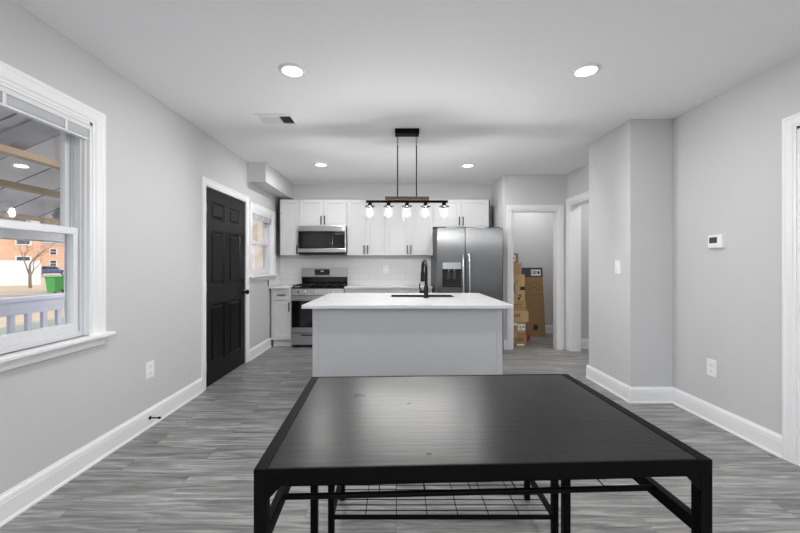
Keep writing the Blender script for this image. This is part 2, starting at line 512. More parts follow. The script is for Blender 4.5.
# pantry and hall shells beyond the openings
S(MB().box((XN+0.03, YP+0.11, 0), (1.62, 6.68, H)), 'wall_pantry_left', 'wall_paint')
S(MB().box((1.62, 6.56, 0), (3.0, 6.68, H)), 'wall_pantry_back', 'wall_paint')
S(MB().box((2.95, 5.50, 0), (3.05, 6.56, H)), 'wall_pantry_right', 'wall_paint')
S(MB().box((2.51, 5.36, 0), (4.2, 5.50, H)), 'wall_hall_back', 'wall_paint')
S(MB().box((4.1, 3.0, 0), (4.2, 5.36, H)), 'wall_hall_right', 'wall_paint')
S(MB().box((2.66, 2.9, 0), (4.1, 3.0, H)), 'wall_hall_near', 'wall_paint')
# duct soffit above the cabinets on the left
S(MB().box((XL, 4.64, 2.315), (-1.68, YB, H)), 'wall_soffit', 'wall_paint')

# ---- baseboards (profile: plain board, ogee cap, shoe strip)
BP = [(0, 0), (0.024, 0), (0.022, 0.012), (0.016, 0.016), (0.016, 0.098), (0.014, 0.108), (0.016, 0.112), (0.013, 0.126), (0.008, 0.134), (0.006, 0.142), (0, 0.142)]
def baseboard(name, p0, p1, nrm, parent=None):
    """p0->p1 along the wall, nrm points into the room"""
    p0 = Vector((*p0, 0)); p1 = Vector((*p1, 0)); n = Vector((*nrm, 0)); z = Vector((0, 0, 1))
    mb = MB()
    a = [mb.v(p0 + n*q[0] + z*q[1]) for q in BP]; b = [mb.v(p1 + n*q[0] + z*q[1]) for q in BP]
    mb.bm.faces.new(a); mb.bm.faces.new(list(reversed(b)))
    for i in range(len(BP)):
        j = (i+1) % len(BP)
        mb.bm.faces.new([a[i], b[i], b[j], a[j]])
    return S(mb, name, 'trim_white')
baseboard('baseboard_left', (XL, YF), (XL, D1[0]-0.078), (1, 0))
baseboard('baseboard_left_kitchen', (XL, D1[1]+0.078), (XL, 5.47), (1, 0))
baseboard('baseboard_right', (XR, RD[1]+0.075), (XR, BY0), (-1, 0))
baseboard('baseboard_alcove_front', (BX-0.022, BY0), (XR, BY0), (0, -1))
baseboard('baseboard_alcove_side', (BX, BY0-0.022), (BX, BY1+0.02), (-1, 0))
baseboard('baseboard_alcove_rear', (BX-0.02, BY1), (XR, BY1), (0, 1))
baseboard('baseboard_right_hall', (XR, BY1), (XR, HD[0]-0.085), (-1, 0))
baseboard('baseboard_right_near', (XR, YF), (XR, RD[0]-0.075), (-1, 0))
baseboard('baseboard_pantry_left', (XN, YP), (PD[0]-0.078, YP), (0, -1))
baseboard('baseboard_pantry_back', (1.62, 6.56), (2.95, 6.56), (0, -1))
baseboard('baseboard_pantry_right', (2.95, 5.5), (2.95, 6.56), (-1, 0))
baseboard('baseboard_hall', (2.66, 5.36), (4.1, 5.36), (0, -1))
baseboard('baseboard_front', (XL, YF), (XR, YF), (0, 1))

# ---- door and window casings (trim)
def casing(name, M, u0, u1, v0, v1, wd=0.082, th=0.018, bottom=False, parent=None):
    """colonial casing around an opening, on the wall face"""
    mb = MB(M)
    h0 = v0 if not bottom else v0 - wd
    prof = [(0.0, th*0.55), (wd*0.18, th*0.62), (wd*0.24, th*0.85), (wd*0.72, th*0.85), (wd*0.8, th), (wd, th)]
    def side(pts0, pts1, flip=False):
        pass
    def strip(f):
        # f(d, n) -> two points (start, end) at distance d from the opening and depth n
        ps = [(0.0, 0.0)] + prof + [(wd, 0.0)]
        A = [mb.v(f(d, n)[0]) for d, n in ps]; B = [mb.v(f(d, n)[1]) for d, n in ps]
        mb.bm.faces.new(A); mb.bm.faces.new(list(reversed(B)))
        for i in range(len(ps)):
            j = (i+1) % len(ps)
            mb.bm.faces.new([A[i], B[i], B[j], A[j]])
    strip(lambda d, n: ((u0-d, v0, n), (u0-d, v1+d, n)))
    strip(lambda d, n: ((u1+d, v0, n), (u1+d, v1+d, n)))
    strip(lambda d, n: ((u0-d, v1+d, n), (u1+d, v1+d, n)))
    if parent is None: return S(mb, name, 'trim_white')
    return mb.build(name, 'trim_white', parent)

def jamb(name, M, u0, u1, v1, depth, th=0.018, stop=True, v0=0.0):
    mb = MB(M)
    mb.box((u0, v0, -depth), (u0+th, v1, 0.004)).box((u1-th, v0, -depth), (u1, v1, 0.004)).box((u0, v1-th, -depth), (u1, v1, 0.004))
    if stop:
        q = depth*0.45
        mb.box((u0+th, v0, -q-0.03), (u0+th+0.011, v1-th, -q)).box((u1-th-0.011, v0, -q-0.03), (u1-th, v1-th, -q)).box((u0+th, v1-th-0.011, -q-0.03), (u1-th, v1-th, -q))
    return S(mb, name, 'trim_white')

# pantry doorway, hall doorway, near doorway on the right
casing('trim_1', F_front(0, YP, 0), PD[0], PD[1], 0, PD[3], wd=0.076)
jamb('trim_2', F_front(0, YP, 0), PD[0], PD[1], PD[3], 0.11, stop=False)
casing('trim_3', F_right(XR, 0, 0), -HD[1], -HD[0], 0, HD[3], wd=0.088)
jamb('trim_4', F_right(XR, 0, 0), -HD[1], -HD[0], HD[3], 0.15, stop=False)
casing('trim_5', F_right(XR, 0, 0), -RD[1], -RD[0], 0, RD[3], wd=0.075)
jamb('trim_6', F_right(XR, 0, 0), -RD[1], -RD[0], RD[3], 0.15)
casing('trim_7', F_left(XL, 0, 0), D1[0], D1[1], 0, D1[3], wd=0.076)

# ------------------------------------------------------------------ door_1 : black six-panel door in the left wall
dr = struct('door_1', (XL, D1[0], 0))
dw, dh = D1[1]-D1[0]-0.012, D1[3]-0.012
st, mu = 0.125, 0.115
pw = (dw - 2*st - mu)/2
cols = [(st, st+pw), (st+pw+mu, dw-st)]
rows = [(0.20, 0.83), (1.02, 1.60), (1.71, 1.90)]
panels = [(c[0], c[1], r[0], r[1]) for c in cols for r in rows]
MB(F_left(XL-0.008, D1[0]+0.006, 0.006)).panelled(dw, dh, 0.04, panels, [(0.012, -0.012), (0.026, -0.013), (0.048, -0.003)]).build('door_leaf', 'door_black', dr)
kz, ky = 0.905, D1[1]-0.065
MB().lathe([(0.032, 0), (0.032, 0.006), (0.026, 0.010)], (XL-0.008, ky, kz), (1, 0, 0)).build('door_rose', 'black_matte', dr, smooth=True)
MB().lathe([(0.011, 0.0), (0.011, 0.024), (0.020, 0.030), (0.028, 0.042), (0.029, 0.054), (0.024, 0.064), (0.012, 0.069), (0.0, 0.070)], (XL, ky, kz), (1, 0, 0)).build('door_knob', 'black_matte', dr, smooth=True)
MB().lathe([(0.028, 0), (0.028, 0.008), (0.022, 0.014), (0.0, 0.015)], (XL-0.008, ky, kz+0.14), (1, 0, 0)).build('deadbolt', 'black_matte', dr, smooth=True)
for hz in (0.22, 1.02, 1.82):
    mb = MB()
    mb.box((XL-0.004, D1[0]-0.006, hz-0.045), (XL+0.003, D1[0]+0.012, hz+0.045))
    mb.lathe([(0.006, -0.048), (0.006, 0.048)], (XL+0.006, D1[0]+0.003, hz), (0, 0, 1), seg=10)
    mb.build('hinge', 'chrome_satin', dr)
# threshold and outer closure
MB().box((XL-0.14, D1[0], 0.0), (XL-0.05, D1[1], 0.006)).build('threshold', 'chrome_satin', dr)

# door_2: white panel door closed in the near right doorway
dr2 = struct('door_2', (XR, RD[1], 0))
dw = RD[1]-RD[0]-0.044; pw = (dw - 2*0.11 - 0.1)/2
cols = [(0.11, 0.11+pw), (0.11+pw+0.1, dw-0.11)]
panels = [(c[0], c[1], r[0], r[1]) for c in cols for r in [(0.2, 0.83), (1.02, 1.65), (1.76, 1.95)]]
MB(F_right(XR+0.10, RD[1]-0.022, 0.008)).panelled(dw, RD[3]-0.03, 0.04, panels, [(0.012, -0.012), (0.026, -0.013), (0.048, -0.003)]).build('door_leaf', 'trim_white', dr2)

# ------------------------------------------------------------------ windows
def dh_window(name, y0, y1, z0, z1, rail_z, parent=None):
    """double-hung window in the left wall; lower sash inboard"""
    wd = struct(name, (XL, y0, z0))
    M = F_left(XL, 0, 0)
    ca = casing('window_casing', M, y0, y1, z0, z1, wd=0.092 if y1 < 3 else 0.085, th=0.02, parent=wd)
    # vinyl frame lining the opening, with tracks
    mb = MB(M); f = 0.032
    for a, b in ((y0, y0+f), (y1-f, y1)):
        mb.box((a, z0, -0.135), (b, z1, -0.012))
    mb.box((y0+f, z1-f, -0.135), (y1-f, z1, -0.012)).box((y0+f, z0, -0.135), (y1-f, z0+0.03, -0.03))
    # parting strips
    for a, b in ((y0+f, y0+f+0.012), (y1-f-0.012, y1-f)):
        mb.box((a, z0+0.03, -0.088), (b, z1-f, -0.080)).box((a, z0+0.03, -0.036), (b, z1-f, -0.028)).box((a, z0+0.03, -0.132), (b, z1-f, -0.124))
    mb.build('window_frame', 'vinyl_white', wd, bevel=0.002)
    # jamb extension
    mb = MB(M)
    mb.box((y0-0.002, z0, -0.012), (y0+0.016, z1, 0.006)).box((y1-0.016, z0, -0.012), (y1+0.002, z1, 0.006)).box((y0, z1-0.016, -0.012), (y1, z1+0.002, 0.006))
    mb.build('window_jamb', 'trim_white', wd)
    def sash(nm, a, b, c, d, n0, n1, stile, top, bot):
        fr = MB(M).slab_holes(a, b, c, d, [(a+stile, b-stile, c+bot, d-top)], n0, n1).build(nm, 'vinyl_white', wd, bevel=0.003)
        nn = (n0+n1)/2
        MB(M).box((a+stile-0.004, c+bot-0.004, nn-0.002), (b-stile+0.004, d-top+0.004, nn+0.002)).build('window_pane', 'window_glass', fr)
        return fr
    sash('upper_sash', y0+f+0.002, y1-f-0.002, rail_z-0.018, z1-f-0.002, -0.122, -0.090, 0.045, 0.04, 0.036)
    lo = sash('lower_sash', y0+f+0.002, y1-f-0.002, z0+0.03, rail_z+0.022, -0.078, -0.040, 0.045, 0.042, 0.055)
    for q in (0.3, 0.7):
        yy = y0 + (y1-y0)*q
        MB(M).box((yy-0.025, rail_z+0.022, -0.074), (yy+0.025, rail_z+0.034, -0.046)).build('sash_lock', 'vinyl_white', lo, bevel=0.003)
    # stool with horns and stepped apron
    hw = 0.092+0.035
    MB(M).box((y0-hw, z0-0.024, -0.03), (y1+hw, z0, 0.062)).build('window_sill', 'trim_white', wd, bevel=0.006, seg=3)
    mb = MB(M)
    mb.box((y0-hw+0.03, z0-0.044, 0), (y1+hw-0.03, z0-0.024, 0.036)).box((y0-hw+0.04, z0-0.075 if y1 < 3 else z0-0.062, 0), (y1+hw-0.04, z0-0.044, 0.02))
    mb.build('window_apron', 'trim_white', wd, bevel=0.003)
    return wd
dh_window('window_1', *W1, 1.455)
dh_window('window_2', *W2, 1.545)
# unseen picture window added behind the photographer for daylight
wf = struct('window_3', (WF[0], YF, WF[2]))
Mf = F_front(0, YF, 0)
mb = MB(Mf)
mb.slab_holes(WF[0], WF[1], WF[2], WF[3], [(WF[0]+.06, .28, WF[2]+.06, WF[3]-.06), (.34, WF[1]-.06, WF[2]+.06, WF[3]-.06)], 0.03, 0.09)
mb.build('window_frame', 'vinyl_white', wf)
MB(Mf).box((WF[0]+.05, WF[2]+.05, 0.058), (WF[1]-.05, WF[3]-.05, 0.062)).build('window_pane', 'window_glass', wf)

def blind(label, y0, y1, ztop, drop):
    b = thing('window_blind', label, 'window blind', (XL-0.02, (y0+y1)/2, ztop), 'raised mini blinds')
    M = F_left(XL, 0, 0)
    MB(M).box((y0, ztop-0.028, -0.030), (y1, ztop, 0.006)).build('head_rail', 'vinyl_white', b, bevel=0.003)
    mb = MB(M); n = max(6, int((drop-0.028-0.014)/0.0046)); zz = ztop-0.029
    for i in range(n):
        z_ = zz - i*0.0046
        o = 0.0012*((i*7) % 3)
        mb.prism([(y0+0.004+o, z_-0.0012), (y1-0.004-o, z_-0.0012), (y1-0.004-o, z_-0.0036), (y0+0.004+o, z_-0.0036)], -0.025, -0.001)
    mb.build('slat_stack', 'vinyl_white', b)
    MB(M).box((y0+0.002, ztop-drop, -0.028), (y1-0.002, ztop-drop+0.013, 0.002)).build('bottom_rail', 'vinyl_white', b, bevel=0.003)
    L = y1-y0
    for k in range(3):
        q = y0 + L*(0.16+0.34*k)
        MB(M).box((q-0.009, ztop-drop+0.006, 0.001), (q+0.009, ztop-0.02, 0.004)).build('ladder_tape', 'vinyl_white', b)
blind('white mini blind drawn up at the top of the large left window', W1[0]+0.018, W1[1]-0.018, W1[3]-0.018, 0.092)
blind('white mini blind drawn up at the top of the small kitchen window', W2[0]+0.018, W2[1]-0.018, W2[3]-0.018, 0.10)

# ------------------------------------------------------------------ backsplash tiles (finish of the walls)
S(MB().box((XL, YB-0.008, 0.915), (1.5, YB, 1.40)), 'wall_tile_back', 'tile_back')
mb = MB()
mb.box((XL, 5.37, 0.93), (XL+0.008, YB-0.008, 1.02)); mb.box((XL, 5.69, 1.02), (XL+0.008, YB-0.008, 1.40))
S(mb, 'wall_tile_left', 'tile_side')
S(MB().box((XL, D1[1]+0.077, 1.022), (XL+0.012, 5.38, 1.034)), 'trim_8', 'trim_white', bevel=0.002)
S(MB().box((XL, 5.362, 0.93), (XL+0.012, 5.372, 1.024)), 'trim_9', 'black_matte')

# ------------------------------------------------------------------ recessed ceiling lamps
def downlight(x, y, label, watts=None):
    t = thing('recessed_ceiling_lamp', label, 'ceiling lamp', (x, y, H), 'recessed ceiling lamps')
    mb = MB()
    mb.lathe([(0.066, -0.004), (0.068, -0.010), (0.078, -0.010), (0.090, -0.004), (0.092, 0.0)], (x, y, H), seg=40, cap=False)
    mb.build('lamp_trim', 'lamp_trim', t, smooth=True)
    MB().lathe([(0.0668, -0.0045), (0.0668, 0.0)], (x, y, H), seg=40).build('lamp_lens', 'lamp_lens', t)
    l = bpy.data.lights.new('lamp_light', 'AREA'); l.shape = 'DISK'; l.size = 0.125; l.energy = LAMP_W if watts is None else watts
    l.spread = R(180)
    l.color = (1, 0.995, 0.985)
    lo = bpy.data.objects.new('lamp_light', l); COL.objects.link(lo)
    lo.parent = t; lo.location = (0, 0, -0.012)
downlight(-0.703, 2.444, 'round recessed ceiling lamp nearest the left window')
downlight(1.29, 2.444, 'round recessed ceiling lamp nearest the thermostat wall')
downlight(-0.992, 4.76, 'small round recessed ceiling lamp in front of the microwave cabinet')
downlight(0.957, 4.79, 'small round recessed ceiling lamp in front of the refrigerator')
downlight(-0.70, 0.1, 'unseen recessed ceiling lamp added for fill behind the photographer, window side')  # this row and the next are added behind the camera as fill
downlight(1.29, 0.1, 'unseen recessed ceiling lamp added for fill behind the photographer, door side')
downlight(-0.70, -2.0, 'unseen recessed ceiling lamp added for fill by the front window, left of the pair')
downlight(1.29, -2.0, 'unseen recessed ceiling lamp added for fill by the front window, right of the pair')
downlight(3.3, 4.6, 'unseen recessed ceiling lamp added to light the hall beyond the right doorway', 14.0)  # added out of view to light the hall
downlight(2.35, 6.05, 'recessed ceiling lamp inside the box closet', 8.0)

# unseen globe lamp added behind the camera to brighten ceiling and walls
def globe(x, y, z, label):
    t = thing('fill_globe_lamp', label, 'pendant lamp', (x, y, H))
    MB().lathe([(0.06, -0.022), (0.06, 0.0)], (x, y, H), seg=28).build('canopy', 'black_metal', t, bevel=0.003)
    MB().tube([(x, y, H-0.02), (x, y, z+0.14)], 0.006, 10).build('stem', 'black_metal', t)
    MB().lathe([(0.15*math.sin(math.pi*k/20), -0.15*math.cos(math.pi*k/20)) for k in range(21)], (x, y, z), seg=32, cap=False).build('globe', 'fill_glow', t, smooth=True)
globe(0.35, -1.0, 1.96, 'unseen white globe lamp added as fill light behind the photographer')

# ceiling register
v = thing('ceiling_vent', 'white ceiling air register with a dark slot, near the left lamp', 'vent', (-1.085, 3.26, H))
x0, x1, y0, y1 = -1.25, -0.915, 3.15, 3.38
MB(frame((0, 0, H), (1, 0, 0), (0, -1, 0))).slab_holes(x0, x1, -y1, -y0, [(x0+0.02, x1-0.02, -y1+0.035, -y0-0.025)], 0.0, 0.014).build('vent_frame', 'plate_white', v, bevel=0.002)
mb = MB()
mb.box((x0+0.02, y0+0.025, H-0.006), (x1-0.125, y1-0.035, H-0.002))
for i in range(6):
    yy = y0+0.036+i*0.026
    mb.box((x0+0.03, yy, H-0.009), (x1-0.13, yy+0.010, H-0.005))
mb.build('vent_louvre', 'vinyl_white', v)
box_part('vent_slot', 'backing_dark', v, (x1-0.125, y0+0.025, H-0.004), (x1-0.02, y1-0.035, H-0.001))
mb = MB()
for i in range(5):
    yy = y0+0.045+i*0.03
    mb.box((x1-0.122, yy, H-0.008), (x1-0.022, yy+0.004, H-0.003))
mb.build('vent_blade', 'slot_dark', v)

# ------------------------------------------------------------------ linear pendant over the island
PX, PY = 0.108, 3.54
p = thing('pendant_lamp', 'black linear pendant lamp with five clear glass shades hanging above the island', 'pendant lamp', (PX, PY, H))
MB().box((PX-0.118, PY-0.055, H-0.048), (PX+0.118, PY+0.05, H)).build('canopy', 'black_metal', p, bevel=0.004)
for q in (-0.093, 0.093):
    MB().lathe([(0.007, -0.062), (0.007, -0.048)], (PX+q, PY, H), seg=10).build('canopy_loop', 'black_metal', p)
    mb = MB()
    for i in range(4):
        c = Vector((PX+q, PY, H-0.070-i*0.022)); ring = []
        for k in range(17):
            a = 2*math.pi*k/16
            d = (math.cos(a)*0.007, 0) if i % 2 == 0 else (0, math.cos(a)*0.007)
            ring.append(c + Vector((d[0], d[1], math.sin(a)*0.013)))
        mb.tube(ring, 0.0022, 6)
    mb.build('chain', 'black_metal', p)
    MB().tube([(PX+q, PY, H-0.147), (PX+q, PY, 1.905)], 0.0055, 10).build('stem', 'black_metal', p, smooth=True)
box_part('bar', 'black_metal', p, (PX-0.402, PY-0.014, 1.858), (PX+0.402, PY+0.014, 1.880), 0.002)
box_part('wood_beam', 'pendant_wood', p, (PX-0.215, PY-0.032, 1.880), (PX+0.215, PY+0.032, 1.914), 0.003, label='brown wooden beam')
for i in range(5):
    sx = PX + (i-2)*0.182
    so = MB().lathe([(0.019, 0.0), (0.019, -0.020), (0.024, -0.024), (0.024, -0.030), (0.049, -0.034), (0.051, -0.038), (0.047, -0.041), (0.020, -0.041), (0.016, -0.058), (0.0, -0.058)], (sx, PY, 1.858), seg=24).build('socket', 'black_metal', p, smooth=True)
    mb = MB(); prof = [(0.030, -0.040), (0.037, -0.052), (0.042, -0.075), (0.045, -0.110), (0.046, -0.150), (0.047, -0.172)]
    seg = 32
    rings = []
    for r, h in prof:
        rings.append([mb.v((sx + (r*(1+0.02*(k % 2)))*math.cos(2*math.pi*k/seg), PY + (r*(1+0.02*(k % 2)))*math.sin(2*math.pi*k/seg), 1.858+h)) for k in range(seg)])
    for a, b in zip(rings, rings[1:]):
        for k in range(seg): mb.bm.faces.new([a[k], a[(k+1) % seg], b[(k+1) % seg], b[k]])
    sh = mb.build('glass_shade', 'shade_glass', so, smooth=True)
    bu = MB().lathe([(0.009, -0.056), (0.010, -0.066), (0.014, -0.085), (0.0165, -0.103), (0.0155, -0.118), (0.010, -0.130), (0.0, -0.134)], (sx, PY, 1.858), seg=20).build('bulb', 'bulb_glow', so, smooth=True)

# ------------------------------------------------------------------ cabinets
def bar_pull(parent, M, u, v, length, vertical=True, name='handle'):
    mb = MB(M)
    if vertical:
        mb.box((u-0.0075, v-length/2, 0.024), (u+0.0075, v+length/2, 0.034))
        for q in (-1, 1): mb.box((u-0.005, v+q*(length/2-0.018)-0.005, 0), (u+0.005, v+q*(length/2-0.018)+0.005, 0.026))
    else:
        mb.box((u-length/2, v-0.0075, 0.024), (u+length/2, v+0.0075, 0.034))
        for q in (-1, 1): mb.box((u+q*(length/2-0.018)-0.005, v-0.005, 0), (u+q*(length/2-0.018)+0.005, v+0.005, 0.026))
    return mb.build(name, 'black_matte', parent, bevel=0.0015)

def shaker(parent, x0, x1, z0, z1, yf, name='door', fr=0.058):
    g = 0.003
    M = F_front(x0+g, yf, z0+g)
    w_, h_ = x1-x0-2*g, z1-z0-2*g
    fr = min(fr, w_*0.3, h_*0.3)
    return MB(M).panelled(w_, h_, 0.02, [(fr, w_-fr, fr, h_-fr)], [(0.003, -0.009)]).build(name, 'cabinet_white', parent, bevel=0.0)

def upper(label, x0, x1, z0, z1, ndoor, hside='r', yf=5.60, yb=YB-0.01, dark=None, pull=0.135):
    t = thing('wall_cabinet', label, 'cabinet', ((x0+x1)/2, yb, z0), 'white wall cabinets')
    box_part('body', 'cabinet_white', t, (x0+0.0005, yf+0.021, z0), (x1-0.0005, yb, z1))
    if dark == 'left': box_part('side_panel', 'cabinet_side', t, (x0-0.022, yf+0.022, z0), (x0-0.001, yb, z1), label='dark unpainted side panel')
    if dark == 'right': box_part('side_panel', 'cabinet_side', t, (x1+0.001, yf+0.022, z0), (x1+0.026, yb, z1), label='dark unpainted side panel')
    ws = (x1-x0)/ndoor
    for i in range(ndoor):
        a, b = x0+i*ws, x0+(i+1)*ws
        d = shaker(t, a, b, z0, z1, yf)
        right = (i == 0) if ndoor == 2 else (hside == 'r')
        u = b-0.028 if right else a+0.028
        bar_pull(d, F_front(0, yf, 0), u, z0+0.02+pull/2, pull)
    return t
upper('narrow white wall cabinet at the window end of the row', -1.804, -1.505, 1.390, 2.261, 1, 'r', dark='left')
upper('short white wall cabinet above the microwave', -1.505, -0.762, 1.848, 2.261, 2)
upper('tall white two-door wall cabinet just right of the microwave', -0.762, -0.171, 1.390, 2.261, 2)
upper('tall white two-door wall cabinet behind the pendant, beside the refrigerator', -0.171, 0.575, 1.390, 2.261, 2)
upper('short white wall cabinet above the refrigerator', 0.575, 1.446, 1.832, 2.261, 2, dark='right')

def base_cab(label, x0, x1, yf=5.42, yb=YB-0.01, drawers=1, doors=1, filler=False, hright=True):
    t = thing('base_cabinet', label, 'cabinet', ((x0+x1)/2, yb, 0), 'white base cabinets')
    box_part('body', 'cabinet_white', t, (x0, yf+0.021, 0.11), (x1, yb, 0.884))
    box_part('toe_kick', 'cabinet_white', t, (x0, yf+0.055, 0.0), (x1, yf+0.075, 0.11))
    if filler: box_part('filler_strip', 'cabinet_white', t, (XL+0.026, yf+0.015, 0.11), (x0, yf+0.03, 0.884))
    n = max(drawers, doors); ws = (x1-x0)/n
    for i in range(n):
        a, b = x0+i*ws, x0+(i+1)*ws
        d = shaker(t, a, b, 0.705, 0.878, yf, 'drawer', 0.04)
        bar_pull(d, F_front(0, yf, 0), (a+b)/2, 0.79, 0.13, False)
        d = shaker(t, a, b, 0.115, 0.70, yf)
        bar_pull(d, F_front(0, yf, 0), b-0.03 if hright and (n == 1 or i % 2 == 0) else a+0.03, 0.61, 0.135)
    return t
base_cab('narrow white base cabinet between the left wall and the gas range', -1.862, -1.575, filler=True)
base_cab('white base cabinet to the right of the gas range, behind the island', -0.775, -0.11, doors=2, drawers=2)
base_cab('white base cabinet beside the refrigerator, behind the island', -0.105, 0.545, doors=2, drawers=2)
tag(MB().box((XL+0.010, 5.385, 0.886), (-1.572, YB-0.01, 0.916)).build('countertop', 'quartz', bevel=0.003, at=(-1.74, 5.65, 0.886)), 'short white counter piece in the corner left of the gas range', 'countertop')
tag(MB().box((-0.776, 5.385, 0.886), (0.548, YB-0.01, 0.916)).build('countertop', 'quartz', bevel=0.003, at=(-0.11, 5.65, 0.886)), 'long white counter between the gas range and the refrigerator', 'countertop')

# ------------------------------------------------------------------ gas range
gx0, gx1, gyf, gyb = -1.566, -0.782, 5.385, 5.895
g = thing('gas_range', 'stainless steel gas range with black glass oven door against the tiled wall', 'stove', ((gx0+gx1)/2, 5.65, 0))
box_part('body', 'fridge_side', g, (gx0, gyf+0.03, 0.03), (gx1, gyb, 0.886))
for a in (gx0+0.03, gx1-0.07):
    for b in (gyf+0.06, gyb-0.09):
        box_part('foot', 'black_matte', g, (a, b, 0), (a+0.04, b+0.04, 0.03))
dr_ = box_part('drawer', 'stainless', g, (gx0+0.004, gyf+0.004, 0.045), (gx1-0.004, gyf+0.03, 0.215), 0.004)
box_part('drawer_grip', 'black_matte', dr_, ((gx0+gx1)/2-0.25, gyf, 0.180), ((gx0+gx1)/2+0.25, gyf+0.006, 0.196), 0.002)
od = MB(F_front(0, gyf+0.03, 0)).slab_holes(gx0+0.004, gx1-0.004, 0.226, 0.775, [], 0, 0.028).build('oven_door', 'stainless', g, bevel=0.004)
box_part('oven_window', 'oven_glass', od, (gx0+0.006, gyf-0.002, 0.305), (gx1-0.006, gyf+0.003, 0.705), 0.002, label='black glass oven window')
mb = MB()
mb.tube([(gx0+0.05, gyf-0.045, 0.735), (gx1-0.05, gyf-0.045, 0.735)], 0.013, 14)
for a in (gx0+0.075, gx1-0.075): mb.tube([(a, gyf+0.002, 0.735), (a, gyf-0.045, 0.735)], 0.009, 10)
mb.build('oven_handle', 'steel_bright', od, smooth=True)
cp = MB(frame((0, 0, 0), (0, 1, 0), (0, 0, 1))).prism([(gyf+0.002, 0.785), (gyf+0.05, 0.785), (gyf+0.05, 0.885), (gyf+0.018, 0.885)], gx0+0.002, gx1-0.002).build('control_panel', 'stainless', g, bevel=0.003)
for q in (0.14, 0.245, 0.485, 0.725, 0.83):
    kx = gx0 + (gx1-gx0)*q
    MB().lathe([(0.024, 0.0), (0.024, 0.006), (0.020, 0.008), (0.019, 0.032), (0.016, 0.036), (0.0, 0.037)], (kx, gyf+0.008, 0.833), (0, -1, 0.12), seg=20).build('knob', 'steel_bright', cp, smooth=True)
box_part('cooktop', 'black_gloss', g, (gx0, gyf+0.012, 0.886), (gx1, gyb-0.06, 0.905), 0.004, label='black enamel cooktop')
# burners and cast grates
for (q, r_) in ((0.2, 0.04), (0.5, 0.05), (0.8, 0.04)):
    for yy in ((gyf+0.15, gyf+0.34) if q != 0.5 else (gyf+0.245,)):
        MB().lathe([(r_+0.01, 0.0), (r_+0.01, 0.006), (r_, 0.008), (r_, 0.016), (0.0, 0.018)], (gx0+(gx1-gx0)*q, yy, 0.905), seg=20).build('burner', 'black_matte', g, smooth=True)
for k in range(3):
    a = gx0+0.02+k*(gx1-gx0-0.04)/3; b = a+(gx1-gx0-0.04)/3-0.006
    c, d = gyf+0.035, gyb-0.085
    mb = MB(); t_ = 0.006; zt0, zt1 = 0.926, 0.940
    for yy in (c, d): mb.box((a, yy-t_, zt0), (b, yy+t_, zt1))
    for xx in (a+t_, b-t_): mb.box((xx-t_, c, zt0), (xx+t_, d, zt1))
    for f_ in (0.25, 0.5, 0.75):
        mb.box((a, c+(d-c)*f_-t_*0.8, zt0), (b, c+(d-c)*f_+t_*0.8, zt1))
    mb.box(((a+b)/2-t_*0.8, c, zt0), ((a+b)/2+t_*0.8, d, zt1))
    for xx in (a+t_, b-t_):
        for yy in (c, d): mb.box((xx-t_, yy-t_, 0.905), (xx+t_, yy+t_, zt0))
    mb.build('grate', 'black_matte', g, bevel=0.0015)
bgd = box_part('backguard', 'stainless', g, (gx0+0.034, gyb-0.055, 1.045), (gx1-0.006, gyb, 1.190), 0.005)
box_part('backguard_lower', 'black_gloss', g, (gx0+0.036, gyb-0.050, 0.90), (gx1-0.008, gyb, 1.045), 0.002, label='black lower splash panel')
ds = box_part('display', 'black_gloss', bgd, (gx0+0.248, gyb-0.060, 1.075), (gx0+0.490, gyb-0.05, 1.168), 0.002, label='black clock display')
mb = MB(); 
mb.box((gx0+0.345, gyb-0.0612, 1.128), (gx0+0.395, gyb-0.0598, 1.146))
mb.build('display_digits', 'paper_label', ds)
mb = MB()
for k in range(5): mb.box((gx0+0.268+k*0.042, gyb-0.0612, 1.092), (gx0+0.290+k*0.042, gyb-0.0598, 1.098))
mb.build('display_legend', 'slot_dark', ds)

# ------------------------------------------------------------------ microwave
mx0, mx1, myf = -1.500, -0.765, 5.515
m_ = thing('microwave_oven', 'stainless over-the-range microwave oven under the short cabinet', 'microwave', ((mx0+mx1)/2, 5.7, 1.40))
box_part('body', 'fridge_side', m_, (mx0+0.003, myf+0.03, 1.402), (mx1-0.003, YB-0.012, 1.846), 0.003)
box_part('vent_strip', 'stainless', m_, (mx0, myf+0.004, 1.758), (mx1, myf+0.032, 1.844), 0.004)
dm = box_part('door', 'black_gloss', m_, (mx0+0.004, myf, 1.497), (mx1-0.205, myf+0.03, 1.755), 0.003, label='black glass microwave door')
box_part('door_window', 'microwave_window', dm, (mx0+0.07, myf-0.002, 1.530), (mx1-0.245, myf+0.002, 1.715), 0.001)
cpn = box_part('control_panel', 'black_gloss', m_, (mx1-0.203, myf, 1.497), (mx1-0.022, myf+0.03, 1.755), 0.003)
for i in range(5):
    for j in range(3):
        box_part('key', 'microwave_window', cpn, (mx1-0.180+j*0.046, myf-0.0014, 1.520+i*0.034), (mx1-0.150+j*0.046, myf+0.001, 1.532+i*0.034))
box_part('display', 'screen_dark', cpn, (mx1-0.178, myf-0.0015, 1.705), (mx1-0.05, myf+0.001, 1.735))
box_part('side_trim', 'stainless', m_, (mx1-0.020, myf, 1.497), (mx1, myf+0.032, 1.755), 0.003)
box_part('lower_grip', 'stainless', m_, (mx0, myf-0.010, 1.432), (mx1, myf+0.032, 1.494), 0.006)
box_part('lower_vent', 'black_matte', m_, (mx0+0.02, myf+0.008, 1.403), (mx1-0.02, myf+0.034, 1.431), 0.002)
box_part('sticker', 'paper_label', m_, (mx1-0.068, myf+0.002, 1.768), (mx1-0.018, myf+0.006, 1.836), label='white paper sticker')

